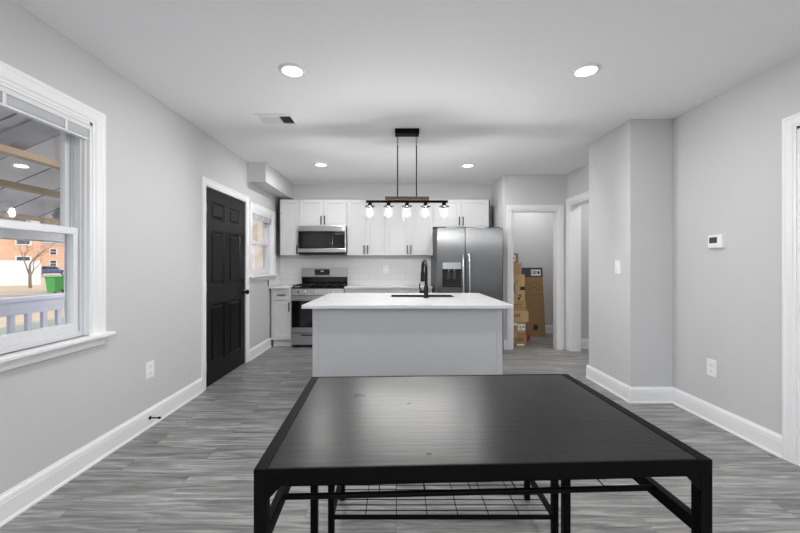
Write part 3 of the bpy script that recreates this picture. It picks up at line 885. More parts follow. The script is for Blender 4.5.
# ------------------------------------------------------------------ refrigerator
fx0, fx1, fyf, fzt = 0.567, 1.478, 4.97, 1.76
fr_ = thing('refrigerator', 'stainless side-by-side refrigerator with water dispenser in the nook', 'refrigerator', ((fx0+fx1)/2, 5.4, 0))
box_part('body', 'fridge_side', fr_, (fx0+0.004, fyf+0.075, 0.03), (fx1-0.004, 5.86, fzt-0.012), 0.004, label='dark grey cabinet')
box_part('kick_grille', 'black_matte', fr_, (fx0+0.01, fyf+0.06, 0.0), (fx1-0.01, fyf+0.085, 0.075))
sxm = 0.958
def fridge_door(a, b, holes=()):
    """stainless door with softly rounded front edges"""
    mb = MB(F_front(0, fyf+0.066, 0))
    mb.slab_holes(a, b, 0.085, fzt, list(holes), 0.0, 0.066)
    return mb.build('door', 'stainless_vertical', fr_, bevel=0.010, seg=4)
dx0, dx1 = 0.648, 0.893
cz0, cz1, pz1 = 0.945, 1.185, 1.275
dl = fridge_door(fx0, sxm-0.003, [(dx0, dx1, cz0, cz1)])
drr = fridge_door(sxm+0.003, fx1)
box_part('dispenser_cavity', 'dark_gap', dl, (dx0-0.001, fyf+0.050, cz0-0.001), (dx1+0.001, fyf+0.066, cz1+0.001), label='dark dispenser recess')
box_part('dispenser_panel', 'chrome_satin', dl, (dx0-0.004, fyf-0.003, cz1), (dx1+0.004, fyf+0.004, pz1), 0.003)
mb = MB(F_front(0, fyf, 0)).slab_holes(dx0-0.006, dx1+0.006, cz0-0.008, cz1, [(dx0+0.004, dx1-0.004, cz0+0.012, cz1-0.002)], -0.003, 0.004)
mb.build('dispenser_bezel', 'black_gloss', dl, bevel=0.001)
box_part('drip_tray', 'chrome_satin', dl, (dx0+0.005, fyf+0.004, cz0+0.002), (dx1-0.005, fyf+0.05, cz0+0.012))
for q in (0.34, 0.66):
    xx = dx0+(dx1-dx0)*q
    MB(F_front(xx, fyf+0.03, 0)).prism([(-0.024, cz1-0.14), (0.024, cz1-0.14), (0.018, cz1-0.03), (-0.018, cz1-0.03)], -0.006, 0.006).build('dispenser_paddle', 'slot_dark', dl, bevel=0.003)
    MB().lathe([(0.014, 0), (0.011, -0.028)], (xx, fyf+0.030, cz1), seg=14).build('dispenser_spout', 'steel_bright', dl)
for xx, dd in ((sxm-0.038, dl), (sxm+0.046, drr)):
    zs = [0.62, 0.66, 0.75, 0.9, 1.05, 1.2, 1.32, 1.37, 1.395]
    of = [0.0, -0.036, -0.050, -0.056, -0.058, -0.056, -0.048, -0.034, 0.0]
    MB().tube([(xx, fyf+o, z) for z, o in zip(zs, of)], [0.013, 0.015, 0.016, 0.016, 0.016, 0.016, 0.016, 0.015, 0.013], 12).build('handle', 'steel_bright', dd, smooth=True)
for a in (fx0+0.03, fx1-0.13):
    box_part('hinge_cover', 'fridge_side', fr_, (a, fyf+0.03, fzt-0.012), (a+0.1, fyf+0.13, fzt+0.012), 0.004)

# ------------------------------------------------------------------ island
ix0, ix1, iy0, iy1 = -0.775, 0.965, 2.95, 4.21
bx0, bx1, by0, by1 = -0.700, 0.892, 3.015, 4.16
isl = thing('island_cabinet', 'pale grey kitchen island cabinet with a plain panelled back', 'kitchen island', ((bx0+bx1)/2, (by0+by1)/2, 0))
box_part('back_panel', 'island_paint', isl, (bx0+0.05, by0+0.004, 0.0), (bx1-0.05, by0+0.022, 0.886))
box_part('end_panel', 'island_paint', isl, (bx0, by0+0.05, 0.0), (bx0+0.02, by1-0.02, 0.886))
box_part('end_panel', 'island_paint', isl, (bx1-0.02, by0+0.05, 0.0), (bx1, by1-0.02, 0.886))
for a in (bx0, bx1-0.05):
    box_part('corner_post', 'island_paint', isl, (a, by0, 0), (a+0.05, by0+0.05, 0.886), 0.002)
mbk = MB(frame((0, by1-0.02, 0), (-1, 0, 0), (0, 0, 1)))
mbk.slab_holes(-bx1+0.02, -bx0-0.02, 0.1, 0.886, [], -0.02, 0)
mbk.build('front_frame', 'cabinet_white', isl)
for k in range(4):
    a = -bx1+0.02+k*(bx1-bx0-0.04)/4; b = a+(bx1-bx0-0.04)/4
    d = MB(frame((0, by1, 0), (-1, 0, 0), (0, 0, 1)))
    d.M = frame((-a-0.002, by1, 0.115), (-1, 0, 0), (0, 0, 1))
    dd = d.panelled(b-a-0.004, 0.76, 0.02, [(0.058, b-a-0.062, 0.058, 0.702)], [(0.003, -0.009)]).build('door', 'cabinet_white', isl)
    bar_pull(dd, frame((0, by1, 0), (-1, 0, 0), (0, 0, 1)), (a+0.03 if k % 2 else b-0.03), 0.76, 0.135)
box_part('toe_kick', 'cabinet_white', isl, (bx0+0.02, by1-0.075, 0), (bx1-0.02, by1-0.06, 0.1))
# countertop with sink cut-out
sk = (-0.055, 0.605, 3.675, 3.93)
ct = MB(frame((0, 0, 0.888), (1, 0, 0), (0, 1, 0))).slab_holes(ix0, ix1, iy0, iy1, [sk], 0.0, 0.030).build('island_countertop', 'quartz', bevel=0.004, at=((ix0+ix1)/2, (iy0+iy1)/2, 0.888))
tag(ct, 'large white quartz countertop on the kitchen island', 'countertop')
sn = thing('kitchen_sink', 'dark undermount sink set into the island countertop', 'sink', ((sk[0]+sk[1])/2, (sk[2]+sk[3])/2, 0.69))
mb = MB(); t_ = 0.012; z0_, z1_ = 0.69, 0.9185
a, b, c, d = sk[0]+t_+0.001, sk[1]-t_-0.001, sk[2]+t_+0.001, sk[3]-t_-0.001
mb.box((a-t_, c-t_, z0_), (b+t_, d+t_, z0_+t_))
mb.box((a-t_, c-t_, z0_), (a, d+t_, z1_)).box((b, c-t_, z0_), (b+t_, d+t_, z1_)).box((a, c-t_, z0_), (b, c, z1_)).box((a, d, z0_), (b, d+t_, z1_))
mb.build('basin', 'black_matte', sn)
MB().lathe([(0.045, 0.0), (0.043, 0.004), (0.02, 0.002), (0.0, 0.002)], ((a+b)/2, (c+d)/2, z0_+t_), seg=24).build('drain', 'chrome_satin', sn, smooth=True)
# faucet
FX, FY, FZ = 0.300, 3.585, 0.918
fa = thing('kitchen_faucet', 'tall matte black gooseneck faucet beside the island sink', 'faucet', (FX, FY, FZ))
MB().lathe([(0.029, 0.0), (0.029, 0.006), (0.024, 0.010), (0.023, 0.022), (0.023, 0.110), (0.017, 0.118), (0.0, 0.118)], (FX, FY, FZ), seg=24).build('base', 'black_matte', fa, smooth=True)
path = [(FX, FY, FZ+0.10), (FX, FY, FZ+0.20), (FX, FY, FZ+0.285)]
dirx, diry = -0.13, 0.9915
for k in range(1, 13):
    a_ = math.pi*k/12
    rr = 0.085
    off = rr*(1-math.cos(a_))
    path.append((FX+dirx*off, FY+diry*off, FZ+0.285+rr*math.sin(a_)))
e = path[-1]
path.append((e[0], e[1], e[2]-0.03))
MB().tube(path, 0.0155, 14).build('spout', 'black_matte', fa, smooth=True)
MB().lathe([(0.0165, 0.0), (0.020, -0.02), (0.0215, -0.09), (0.022, -0.105), (0.0, -0.105)], (e[0], e[1], e[2]-0.025), seg=20).build('spray_head', 'black_matte', fa, smooth=True)
mb = MB()
mb.lathe([(0.016, 0.0), (0.016, 0.045), (0.013, 0.052), (0.0, 0.052)], (FX-0.014, FY, FZ+0.062), (-1, 0, 0), seg=18)
mb.tube([(FX-0.055, FY, FZ+0.062), (FX-0.062, FY-0.002, FZ+0.10), (FX-0.066, FY-0.004, FZ+0.145)], [0.008, 0.0065, 0.006], 10)
mb.build('handle', 'black_matte', fa, smooth=True)

# ------------------------------------------------------------------ dining table in front
TW, TD, TZ = 1.168, 0.73, 0.75
TX, TY, TR = 0.2195, 1.271, R(2.2)
tb = thing('dining_table', 'black rectangular metal-framed dining table with wood-grain top in front', 'table', (TX, TY, 0), rotz=TR)
TM = Matrix.Translation((TX, TY, 0)) @ Matrix.Rotation(TR, 4, 'Z')
hw, hd, lg = TW/2, TD/2, 0.031
def tbox(name, m, a, b, bev=0.0015, parent=tb): return MB(TM).box(a, b).build(name, m, parent, bevel=bev)
tbox('tabletop', 'table_black_wood', (-hw+lg, -hd+0.008, TZ-0.018), (hw-lg, hd-0.008, TZ-0.0015))
for sx in (-1, 1):
    a, b = sorted((sx*(hw-lg), sx*hw))
    tbox('side_rail', 'black_metal', (a, -hd, TZ-0.036), (b, hd, TZ))
    for sy in (-1, 1):
        c, d = sorted((sy*(hd-lg), sy*hd))
        l_ = tbox('leg', 'black_metal', (a, c, 0), (b, d, TZ-0.036))
        MB(TM).box((a+0.004, c+0.004, 0.0), (b-0.004, d-0.004, 0.006)).build('foot_pad', 'black_matte', l_)
    aa, bb = sorted((sx*(hw-lg+0.004), sx*(hw-0.004)))
    tbox('side_stretcher', 'black_metal', (aa, -hd+lg, 0.546), (bb, hd-lg, 0.583))
for sy in (-1, 1):
    c, d = sorted((sy*(hd-0.008), sy*hd))
    tbox('apron', 'black_metal', (-hw+lg, c, TZ-0.042), (hw-lg, d, TZ))
    for sx in (-1, 1):
        MQ = TM @ frame((0, sy*hd, 0), (1, 0, 0), (0, 0, 1))
        u = sx*(hw-lg)
        pts = [(u, TZ-0.042), (u-sx*0.036, TZ-0.042), (u, TZ-0.080)]
        n0, n1 = (-0.010, -0.001) if sy < 0 else (0.001, 0.010)
        MB(MQ).prism(pts if sx > 0 else list(reversed(pts)), n0, n1).build('corner_bracket', 'black_metal', tb)
# wire shelf under the top: front and rear rods, long and cross wires
zs_ = 0.570
for y_ in (-0.19, 0.30):
    MB(TM).tube([(-hw+lg-0.002, y_, zs_), (hw-lg+0.002, y_, zs_)], 0.0085, 10).build('shelf_rod', 'black_metal', tb, smooth=True)
mb = MB(TM)
k = 0
for i in range(1, 11):
    y_ = -0.19 + 0.49*i/11
    mb.tube([(-hw+lg, y_, zs_+0.004), (hw-lg, y_, zs_+0.004)], 0.0019, 6)
for i in range(1, 8):
    x_ = -hw+lg + (TW-2*lg)*i/8
    mb.tube([(x_, -0.19, zs_+0.0015), (x_, 0.30, zs_+0.0015)], 0.0019, 6)
mb.build('wire_shelf', 'black_metal', tb)

# ------------------------------------------------------------------ bench behind the table
nx0, nx1, ny0, ny1 = -0.298, 0.712, 1.575, 1.935
bn = thing('bench', 'black metal bench with wire shelf tucked behind the dining table', 'bench', ((nx0+nx1)/2, (ny0+ny1)/2, 0))
q = 0.026
def bbox(name, m, a, b, bev=0.0015, parent=bn): return MB().box(a, b).build(name, m, parent, bevel=bev)
bbox('seat', 'table_black_wood', (nx0+0.02, ny0+0.006, 0.432), (nx1-0.02, ny1-0.006, 0.449))
for a in (nx0, nx1-q):
    for c in (ny0, ny1-q): bbox('leg', 'black_metal', (a, c, 0), (a+q, c+q, 0.45))
    bbox('side_rail', 'black_metal', (a, ny0+q, 0.42), (a+q, ny1-q, 0.45))
    bbox('side_stretcher', 'black_metal', (a+0.003, ny0+q, 0.128), (a+q-0.003, ny1-q, 0.150))
for c in (ny0, ny1-0.008): bbox('apron', 'black_metal', (nx0+q, c, 0.412), (nx1-q, c+0.008, 0.45))
for c in (ny0+0.013, ny1-0.013):
    MB().tube([(nx0+q-0.002, c, 0.139), (nx1-q+0.002, c, 0.139)], 0.0095, 10).build('shelf_rod', 'black_metal', bn, smooth=True)
mb = MB()
for i in range(1, 9):
    yy = ny0+0.013+(ny1-ny0-0.026)*i/9
    mb.tube([(nx0+q, yy, 0.143), (nx1-q, yy, 0.143)], 0.0022, 6)
for i in range(1, 7):
    xx = nx0+q+(nx1-nx0-2*q)*i/7
    mb.tube([(xx, ny0+0.013, 0.140), (xx, ny1-0.013, 0.140)], 0.0022, 6)
mb.build('wire_shelf', 'black_metal', bn)

# ------------------------------------------------------------------ small wall fittings
def outlet(label, M, pos, w=0.08, h=0.125):
    t = thing('wall_outlet', label, 'outlet', pos, 'wall outlets')
    MB(M).box((-w/2, -h/2, 0.0), (w/2, h/2, 0.006)).build('cover_plate', 'plate_white', t, bevel=0.003)
    for s_ in (-1, 1):
        r = MB(M).box((-0.017, s_*0.024-0.015, 0.006), (0.017, s_*0.024+0.015, 0.0085)).build('socket', 'plate_white', t, bevel=0.002)
        mb = MB(M)
        for u in (-0.007, 0.007): mb.box((u-0.0012, s_*0.024-0.003, 0.0084), (u+0.0012, s_*0.024+0.007, 0.0092))
        mb.box((-0.002, s_*0.024-0.010, 0.0084), (0.002, s_*0.024-0.006, 0.0092))
        mb.build('slot', 'slot_dark', r)
outlet('white wall outlet low on the left wall beside the black door', F_left(XL, 2.79, 0.435), (XL, 2.79, 0.435), 0.096, 0.13)
outlet('white wall outlet low on the right wall under the thermostat', F_right(XR, 2.86, 0.43), (XR, 2.86, 0.43), 0.088, 0.132)
outlet('white wall outlet on the tiled backsplash behind the island', F_front(-0.17, YB-0.008, 1.165), (-0.17, YB-0.008, 1.165))
sw = thing('light_switch', 'white light switch on the side of the projecting wall', 'light switch', (BX, 3.45, 1.225))
MS = frame((BX, 3.45, 1.225), (0, -1, 0), (0, 0, 1))
MB(MS).box((-0.04, -0.064, 0), (0.04, 0.064, 0.006)).build('cover_plate', 'plate_white', sw, bevel=0.003)
MB(MS).box((-0.008, -0.016, 0.006), (0.008, 0.016, 0.008)).build('toggle_slot', 'plate_white', sw, bevel=0.001)
MB(MS).prism([(-0.005, -0.004), (0.005, -0.004), (0.005, 0.010), (-0.005, 0.010)], 0.007, 0.018).build('toggle', 'plate_white', sw, bevel=0.001)
th = thing('thermostat', 'white wall thermostat with a dark screen on the right wall', 'thermostat', (XR, 2.805, 1.43))
MT = F_right(XR, 2.805, 1.43)
MB(MT).box((-0.066, -0.052, 0), (0.066, 0.052, 0.006)).build('wall_plate', 'plate_white', th, bevel=0.002)
tbod = MB(MT).box((-0.062, -0.049, 0.006), (0.062, 0.049, 0.028)).build('body', 'plate_white', th, bevel=0.005, seg=3)
MB(MT).box((-0.048, -0.012, 0.0275), (0.022, 0.034, 0.0292)).build('screen', 'screen_dark', tbod, bevel=0.0006)
for s_ in (0.008, -0.016): MB(MT).box((0.036, s_, 0.0275), (0.052, s_+0.012, 0.0305)).build('button', 'plate_white', tbod, bevel=0.001)
ds_ = thing('door_stop', 'black spring door stop screwed to the left baseboard', 'door stop', (XL+0.016, 2.77, 0.072))
MB().lathe([(0.014, 0.0), (0.014, 0.004), (0.008, 0.010), (0.0, 0.010)], (XL+0.0155, 2.77, 0.072), (1, 0, 0), seg=18).build('base', 'black_matte', ds_, smooth=True)
MB().lathe([(0.0055, 0.008)] + [(0.0055 if i % 2 else 0.0045, 0.010+i*0.003) for i in range(20)], (XL+0.016, 2.77, 0.072), (1, 0, 0), seg=12).build('rod', 'black_matte', ds_, smooth=True)
MB().lathe([(0.006, 0.064), (0.009, 0.066), (0.009, 0.080), (0.006, 0.084), (0.0, 0.084)], (XL+0.016, 2.77, 0.072), (1, 0, 0), seg=14).build('tip', 'black_matte', ds_, smooth=True)

# ------------------------------------------------------------------ cartons in the pantry
def carton(label, x0, x1, y0, y1, z0, z1, m, tape=True, rot=0.0):
    c = thing('cardboard_box', label, 'box', ((x0+x1)/2, (y0+y1)/2, z0), 'stacked cardboard boxes', rotz=rot)
    M = Matrix.Translation(((x0+x1)/2, (y0+y1)/2, z0)) @ Matrix.Rotation(rot, 4, 'Z')
    hx, hy, hz = (x1-x0)/2, (y1-y0)/2, z1-z0
    MB(M).box((-hx, -hy, 0.001), (hx, hy, hz-0.001)).build('carton', m, c, bevel=0.004)
    if tape:
        mb = MB(M)
        mb.box((-0.024, -hy-0.0012, hz*0.72), (0.024, -hy+0.001, hz-0.001)).box((-0.024, -hy-0.001, hz-0.0022), (0.024, hy, hz+0.0006))
        mb.build('tape', 'cardboard_pale', c)
    return c, M @ frame((0, -hy, 0), (1, 0, 0), (0, 0, 1)), hx, hz
X0 = 1.632
rows = [
    ('cardboard box with a white label strip at the bottom of the stack', 1.972, 0.0, 0.205, 'cardboard_deep', 5.44),
    ('cardboard box with a large white shipping label, second from the floor', 1.966, 0.205, 0.375, 'cardboard', 5.45),
    ('wide pale cardboard box third from the floor in the stack', 2.008, 0.375, 0.545, 'cardboard_pale', 5.45),
    ('flat printed cardboard box just under the box with the curved arrow', 1.972, 0.545, 0.697, 'cardboard', 5.46),
    ('tall cardboard box with a curved black arrow and black tape', 1.958, 0.697, 1.096, 'cardboard_pale', 5.47),
    ('plain brown cardboard box second from the top of the stack', 1.912, 1.096, 1.270, 'cardboard', 5.48),
    ('small cardboard box with pale paper front, topmost of the stack', 1.866, 1.270, 1.420, 'cardboard_deep', 5.49)]
cs = []
for i, (lb, xr, z0, z1, m, y0) in enumerate(rows):
    cs.append(carton(lb, X0, xr, y0, y0+0.30, z0, z1, m, tape=(i not in (4, 6))))
def decal(c, name, m, u0, u1, v0, v1, n=0.0014):
    return MB(c[1]).box((u0, v0, -0.0004), (u1, v1, n)).build(name, m, c[0])
hx = cs[0][2]
decal(cs[0], 'label_strip', 'paper_label', hx-0.145, hx-0.035, 0.022, 0.048)
decal(cs[0], 'printed_mark', 'print_brown', hx-0.13, hx-0.05, 0.095, 0.125)
hx = cs[1][2]
lbp = decal(cs[1], 'shipping_label', 'paper_label', hx-0.118, hx-0.018, 0.045, 0.135)
mb = MB(cs[1][1])
for k in range(5): mb.box((hx-0.104+k*0.009, 0.082, 0.001), (hx-0.100+k*0.009+0.002*(k % 2), 0.112, 0.0022))
for k in range(3): mb.box((hx-0.104, 0.056+k*0.007, 0.001), (hx-0.05, 0.059+k*0.007, 0.0022))
mb.box((hx-0.05, 0.085, 0.001), (hx-0.028, 0.110, 0.0022))
mb.build('label_print', 'print_black', lbp)
decal(cs[1], 'paper_flap', 'paper_label', -hx, hx-0.125, 0.125, 0.150)
hx = cs[2][2]
mb = MB(cs[2][1])
for k in range(4): mb.box((hx-0.24+k*0.03, 0.075, -0.0004), (hx-0.222+k*0.03, 0.125, 0.0014))
mb.build('printed_mark', 'print_brown', cs[2][0])
hx = cs[3][2]
mb = MB(cs[3][1])
for k in range(5): mb.box((hx-0.2+k*0.032, 0.05, -0.0004), (hx-0.182+k*0.032, 0.062, 0.0014))
for k in range(4): mb.box((hx-0.19+k*0.034, 0.085, -0.0004), (hx-0.17+k*0.034, 0.102, 0.0014))
mb.build('printed_mark', 'print_brown', cs[3][0])
# curved arrow turned on its side, and black tape wrapping the corner
hx = cs[4][2]
pts = []
for k in range(15):
    a_ = R(-62 + 124*k/14)
    pts.append((hx-0.085 - 0.16*math.cos(a_) + 0.075, 0.195 + 0.145*math.sin(a_)))
mb = MB(cs[4][1])
for k in range(14):
    (u, v_), (u2, v2) = pts[k], pts[k+1]
    w0 = 0.004 + 0.009*math.sin(math.pi*k/14); w1 = 0.004 + 0.009*math.sin(math.pi*(k+1)/14)
    mb.prism([(u, v_), (u+w0, v_), (u2+w1, v2), (u2, v2)], -0.0004, 0.0014)
u, v_ = pts[0]
mb.prism([(u-0.012, v_+0.012), (u+0.028, v_-0.016), (u+0.032, v_+0.030), (u+0.020, v_+0.034), (u+0.016, v_+0.010), (u-0.004, v_+0.022)], -0.0004, 0.0014)
mb.build('curved_arrow', 'print_black', cs[4][0])
mb = MB(cs[4][1])
mb.box((hx-0.072, 0.160, -0.0004), (hx+0.0012, 0.215, 0.0014)); mb.box((hx-0.0006, 0.160, -0.3), (hx+0.0014, 0.215, 0.0014))
mb.build('black_tape', 'print_black', cs[4][0])
decal(cs[4], 'printed_mark', 'print_black', hx-0.11, hx-0.075, 0.018, 0.050)
hx = cs[6][2]
lp = decal(cs[6], 'paper_front', 'paper_label', -hx+0.02, hx-0.045, 0.030, 0.120)
decal(cs[6], 'printed_mark', 'screen_dark', hx-0.13, hx-0.06, 0.055, 0.095, 0.002)
# big flat carton leaning on the back wall
fl = thing('flat_cardboard_box', 'tall flat cardboard box with a slate top band leaning on the closet back wall', 'box', (2.22, 6.25, 0))
ang = R(-7.0)
FM = Matrix.Translation((2.22, 6.25, 0.0)) @ Matrix.Rotation(ang, 4, 'X')
MB(FM).box((-0.38, 0, 0.0), (0.38, 0.13, 1.03)).build('carton', 'cardboard_deep', fl, bevel=0.004)
bd = MB(FM).box((-0.382, -0.002, 1.03), (0.382, 0.132, 1.20)).build('top_band', 'carton_slate', fl, bevel=0.004, label='dark slate printed top band')
FD = FM @ frame((0, 0, 0), (1, 0, 0), (0, 0, 1))
lb_ = MB(FD).box((0.175, 1.055, 0.001), (0.345, 1.165, 0.0042)).build('shipping_label', 'paper_label', fl)
mb = MB(FD)
for k in range(4): mb.box((0.20+k*0.018, 1.085, 0.0040), (0.208+k*0.018+0.003*(k % 2), 1.14, 0.0052))
mb.box((0.285, 1.09, 0.0040), (0.325, 1.135, 0.0052))
mb.build('label_print', 'print_black', lb_)
mb = MB(FD)
for cx in (-0.02, 0.22):
    for k in range(2):
        for sgn in (-1, 1):
            p0 = (cx, 0.95-k*0.08); p1 = (cx+sgn*0.10, 0.87-k*0.08)
            d_ = 0.006
            mb.prism([(p0[0], p0[1]-d_), (p1[0], p1[1]-d_), (p1[0], p1[1]+d_), (p0[0], p0[1]+d_)] if sgn > 0 else [(p1[0], p1[1]-d_), (p0[0], p0[1]-d_), (p0[0], p0[1]+d_), (p1[0], p1[1]+d_)], -0.0003, 0.0012)
mb.box((-0.36, 0.715, -0.0003), (0.36, 0.722, 0.0012))
mb.build('printed_chevrons', 'print_brown', fl)
MB(FD).box((0.175, 0.11, -0.0003), (0.245, 0.20, 0.0012)).build('printed_mark', 'print_black', fl)
# red plastic bag
mb = MB(); seg = 20
prof = [(0.030, 0.0), (0.068, 0.012), (0.078, 0.05), (0.070, 0.095), (0.048, 0.125), (0.022, 0.142), (0.030, 0.165), (0.040, 0.185), (0.0, 0.170)]
rings = []
for r, h in prof:
    rings.append([mb.v((2.125 + r*(1+0.14*math.sin(3*a+h*30)+0.06*math.sin(7*a))*math.cos(a), 5.93 + r*(1+0.12*math.cos(4*a+h*22))*math.sin(a), h*1.0)) for a in [2*math.pi*k/seg for k in range(seg)]])
for a, b in zip(rings, rings[1:]):
    for k in range(seg): mb.bm.faces.new([a[k], a[(k+1) % seg], b[(k+1) % seg], b[k]])
mb.bm.faces.new(list(reversed(rings[0])))
tag(mb.build('plastic_bag', 'red_plastic', smooth=True, at=(2.125, 5.93, 0)), 'crumpled red plastic bag on the floor beside the box stack', 'bag')

# ------------------------------------------------------------------ porch and street outside the left window
GZ = -0.55
S(MB().box((-140, -30, GZ-0.2), (-2.06, 150, GZ)), 'ground', 'dry_grass')
S(MB().box((-4.9, -2.0, GZ), (-2.06, 5.25, -0.14)), 'floor_porch', 'porch_floor')
S(MB().box((-11.0, -4.0, GZ), (-4.9, 14.0, GZ+0.03)), 'ground_shade', 'shaded_ground')  # dark strip carrying the shade on the ground beside the porch
RX = -4.6
# sloping porch roof: boards run down the slope, purlins run along the house
sl = math.atan2(0.42, 1.0)
px0, pz0 = -2.06, 2.92
def roof_z(x): return pz0 + (x-px0)*0.42
mb = MB()
mb.prism([(0, 0), (0, 0), (0, 0)], 0, 0) if False else None
PM = Matrix.Translation((px0, 0, pz0)) @ Matrix.Rotation(-sl, 4, 'Y')
Lr = 3.0/math.cos(sl)
S(MB(PM).box((-Lr, -2.2, 0.0), (0.0, 5.3, 0.06)), 'ceiling_porch', 'porch_boards')
for (xb, hgt, m) in ((-3.25, 0.06, 'porch_beam'), (-3.7, 0.06, 'porch_beam'), (-4.25, 0.06, 'porch_beam')):
    o = MB().box((xb-0.05, -2.0, roof_z(xb)-0.245), (xb+0.05, 5.2, roof_z(xb)-0.19)).build('porch_purlin', m, at=(xb, 3.5, roof_z(xb)))
    nm = {-3.25: 'nearest the house wall', -3.7: 'in the middle of the porch roof', -4.25: 'nearest the outer eave'}[xb]
    tag(o, 'brown wooden purlin under the porch roof, ' + nm, 'beam', 'porch roof purlins')
for yb_ in (1.6, 3.1, 4.7):
    M2 = PM
    o = MB(PM).box((-2.39/math.cos(sl), yb_-0.06, -0.14), (0.0, yb_+0.06, -0.022)).build('porch_rafter', 'porch_grey', at=(-3.4, yb_, 2.3))
    tag(o, 'grey sloping rafter under the porch roof, ' + {1.6: 'level with the window', 3.1: 'just beyond the window', 4.7: 'at the far end of the porch'}[yb_], 'beam', 'porch roof rafters')
tag(MB().box((RX-0.22, -2.0, 1.56), (RX+0.07, 5.2, 1.70)).build('porch_header', 'porch_grey', at=(RX, 3.5, 1.66)), 'pale grey header beam along the outer edge of the porch', 'beam')
# railing
rl = thing('porch_railing', 'white porch railing with square balusters outside the left window', 'railing', (RX, 4.5, -0.14))
box_part('top_rail', 'rail_paint', rl, (RX-0.07, 0.0, 0.80), (RX+0.07, 5.2, 0.85), 0.004)
box_part('fascia', 'rail_paint', rl, (RX-0.03, 0.0, 0.64), (RX+0.03, 5.2, 0.80))
box_part('bottom_rail', 'rail_paint', rl, (RX-0.035, 0.0, 0.02), (RX+0.035, 5.2, 0.09))
for i in range(26):
    yy = 0.1 + i*0.2
    box_part('baluster', 'rail_paint', rl, (RX-0.022, yy-0.028, 0.09), (RX+0.022, yy+0.028, 0.64))
for yy, nm in ((1.0, 'near the camera end of the railing'), (5.46, 'at the far end of the railing')):
    pt = thing('porch_post', 'pale square porch post ' + nm, 'post', (RX, yy, -0.14), 'porch posts')
    box_part('shaft', 'porch_white', pt, (RX-0.215, yy-0.06, -0.14), (RX-0.095, yy+0.06, 1.555), 0.004)
    box_part('base_trim', 'porch_white', pt, (RX-0.225, yy-0.085, -0.14), (RX-0.072, yy+0.085, 0.02), 0.004)

# brick house across the street
def house(label, x, y, rot, w_, d_, h_, base=GZ, wm='house_brick'):
    t = thing('brick_house', label, 'house', (x, y, base), 'houses across the street', rotz=rot)
    M = Matrix.Translation((x, y, base)) @ Matrix.Rotation(rot, 4, 'Z')
    MB(M).box((-w_/2, 0, 0), (w_/2, d_, h_)).build('walls', wm, t)
    mb = MB(M @ frame((0, 0, 0), (0, 1, 0), (0, 0, 1)))
    mb.prism([(-0.5, h_), (d_+0.5, h_), (d_/2, h_+3.2)], -w_/2-0.4, w_/2+0.4)
    mb.build('roof', 'roof_grey', t)
    n = int(w_/3.2)
    for i in range(n):
        for zz in (1.2, 4.1):
            if zz+1.6 > h_: continue
            cx = -w_/2 + (i+0.5)*w_/n
            fr = MB(M).box((cx-0.7, -0.08, zz), (cx+0.7, 0.02, zz+1.6)).build('window', 'render_white', t)
            MB(M).box((cx-0.55, -0.1, zz+0.12), (cx+0.55, -0.06, zz+0.74)).build('pane', 'car_glass', fr)
            MB(M).box((cx-0.55, -0.1, zz+0.86), (cx+0.55, -0.06, zz+1.48)).build('pane', 'car_glass', fr)
    MB(M).box((-w_/2, -0.06, h_-0.3), (w_/2, 0.0, h_)).build('fascia', 'render_white', t)
    return t
vr = math.atan2(1, 1)
house('orange brick house across the street, behind the white garden wall', -49.9, 39.3, R(45), 16, 8, 7.0)
house('orange brick house across the street, behind the parked car', -86, 93, R(45), 22, 9, 7.0)
house('tan house seen through the small kitchen window', -9.2, 21.5, R(20), 12, 8, 7.0, wm='tan_siding')
gw = MB(Matrix.Translation((-30.6, 31, GZ)) @ Matrix.Rotation(R(45), 4, 'Z')).box((-13, 0, 0), (0, 0.3, 2.1)).build('garden_wall', 'render_white', at=(-30.6, 31, GZ))
tag(gw, 'low white garden wall across the street in front of the brick house', 'wall')
S(MB(Matrix.Translation((-52.6, 55, GZ)) @ Matrix.Rotation(R(45), 4, 'Z')).box((-60, -4, 0.0), (60, 4, 0.03)), 'ground_street', 'asphalt')
S(MB(Matrix.Translation((-18.5, 18.5, GZ)) @ Matrix.Rotation(R(45), 4, 'Z')).box((-25, -2.2, 0.0), (25, 1.2, 0.03)), 'ground_lane', 'asphalt')

# parked car
cx_, cy_, ca = -52.6, 55.0, R(45)
car = thing('parked_car', 'dark blue parked car on the street outside the left window', 'car', (cx_, cy_, GZ+0.03), rotz=ca)
CM = Matrix.Translation((cx_, cy_, GZ+0.03)) @ Matrix.Rotation(ca, 4, 'Z')
side = CM @ frame((0, 0, 0), (1, 0, 0), (0, 0, 1))
MB(side).prism([(-2.1, 0.35), (2.1, 0.35), (2.15, 0.62), (2.05, 0.85), (1.2, 0.95), (-1.75, 0.98), (-2.1, 0.88), (-2.15, 0.6)], -0.85, 0.85).build('body', 'car_paint', car, bevel=0.06, seg=3)
MB(side).prism([(-1.6, 0.95), (1.05, 0.93), (0.45, 1.40), (-0.95, 1.43)], -0.70, 0.70).build('cabin', 'car_glass', car, bevel=0.05, seg=3)
MB(side).prism([(-1.05, 1.38), (0.5, 1.36), (0.4, 1.44), (-0.92, 1.47)], -0.68, 0.68).build('roof', 'car_paint', car, bevel=0.03)
for wx in (-1.3, 1.35):
    for wn in (-0.78, 0.78):
        wl = MB(CM).lathe([(0.20, -0.1), (0.33, -0.09), (0.33, 0.09), (0.20, 0.1)], (wx, -wn, 0.33), (0, 1, 0), seg=20).build('wheel', 'tyre', car, smooth=True)
        MB(CM).lathe([(0.19, -0.105), (0.19, 0.105)], (wx, -wn, 0.33), (0, 1, 0), seg=16).build('hub_cap', 'chrome_satin', wl)
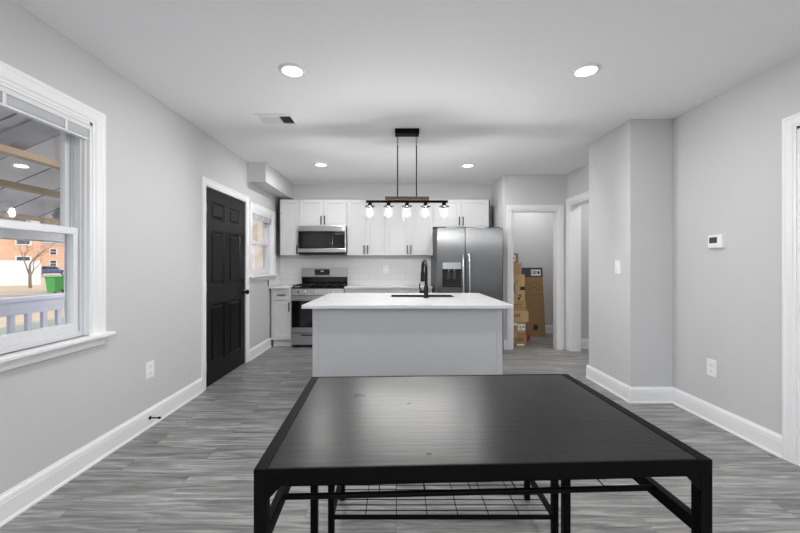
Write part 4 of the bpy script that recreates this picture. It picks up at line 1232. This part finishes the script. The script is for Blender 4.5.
# green wheelie bin
bx_, by_ = -21.2, 22.4
gb = thing('wheeled_bin', 'bright green wheeled bin on the lawn beyond the porch railing', 'bin', (bx_, by_, GZ))
mb = MB()
mb.prism([(0, 0)]*3, 0, 0) if False else None
A = [(-0.25, -0.28), (0.25, -0.28), (0.25, 0.28), (-0.25, 0.28)]; B_ = [(-0.32, -0.36), (0.32, -0.36), (0.32, 0.36), (-0.32, 0.36)]
va = [mb.v((bx_+p_[0], by_+p_[1], GZ+0.08)) for p_ in A]; vb = [mb.v((bx_+p_[0], by_+p_[1], GZ+0.98)) for p_ in B_]
mb.bm.faces.new(list(reversed(va))); mb.bm.faces.new(vb)
for k in range(4): mb.bm.faces.new([va[k], va[(k+1) % 4], vb[(k+1) % 4], vb[k]])
mb.build('tub', 'bin_green', gb, bevel=0.02)
box_part('lid', 'bin_green', gb, (bx_-0.35, by_-0.40, GZ+0.98), (bx_+0.35, by_+0.40, GZ+1.05), 0.02)
for q_ in (-0.27, 0.27):
    MB().lathe([(0.11, -0.03), (0.11, 0.03)], (bx_+q_, by_+0.26, GZ+0.11), (1, 0, 0), seg=16).build('wheel', 'tyre', gb)
# bare trees
def tree(label, x, y, h, seed):
    rnd = random.Random(seed)
    t = thing('bare_tree', label, 'tree', (x, y, GZ), 'bare winter trees')
    mb = MB()
    def br(p, d, L, r, dep):
        n = 4; path = [p]; q_ = p.copy(); dd = d.copy()
        for _ in range(n):
            dd = (dd + Vector((rnd.uniform(-.22, .22), rnd.uniform(-.22, .22), rnd.uniform(-.05, .15)))).normalized()
            q_ = q_ + dd*L/n; path.append(q_.copy())
        mb.tube(path, [r*(1-0.45*i/n) for i in range(n+1)], 5)
        if dep > 0:
            for k in range(3):
                base = path[-1] if k == 0 else path[rnd.choice((2, 3, 4))]
                nd = (dd + Vector((rnd.uniform(-.9, .9), rnd.uniform(-.9, .9), rnd.uniform(-.1, .6)))).normalized()
                br(base.copy(), nd, L*rnd.uniform(.55, .8), r*0.5, dep-1)
    br(Vector((x, y, GZ)), Vector((0, 0, 1)), h*0.38, h*0.022, 4)
    mb.build('branches', 'bark', t, smooth=True)
tree('dark bare tree in front of the white garden wall across the street', -27.4, 27.0, 5.0, 3)
tree('slender bare tree beside the parked car', -66, 60, 9.0, 11)
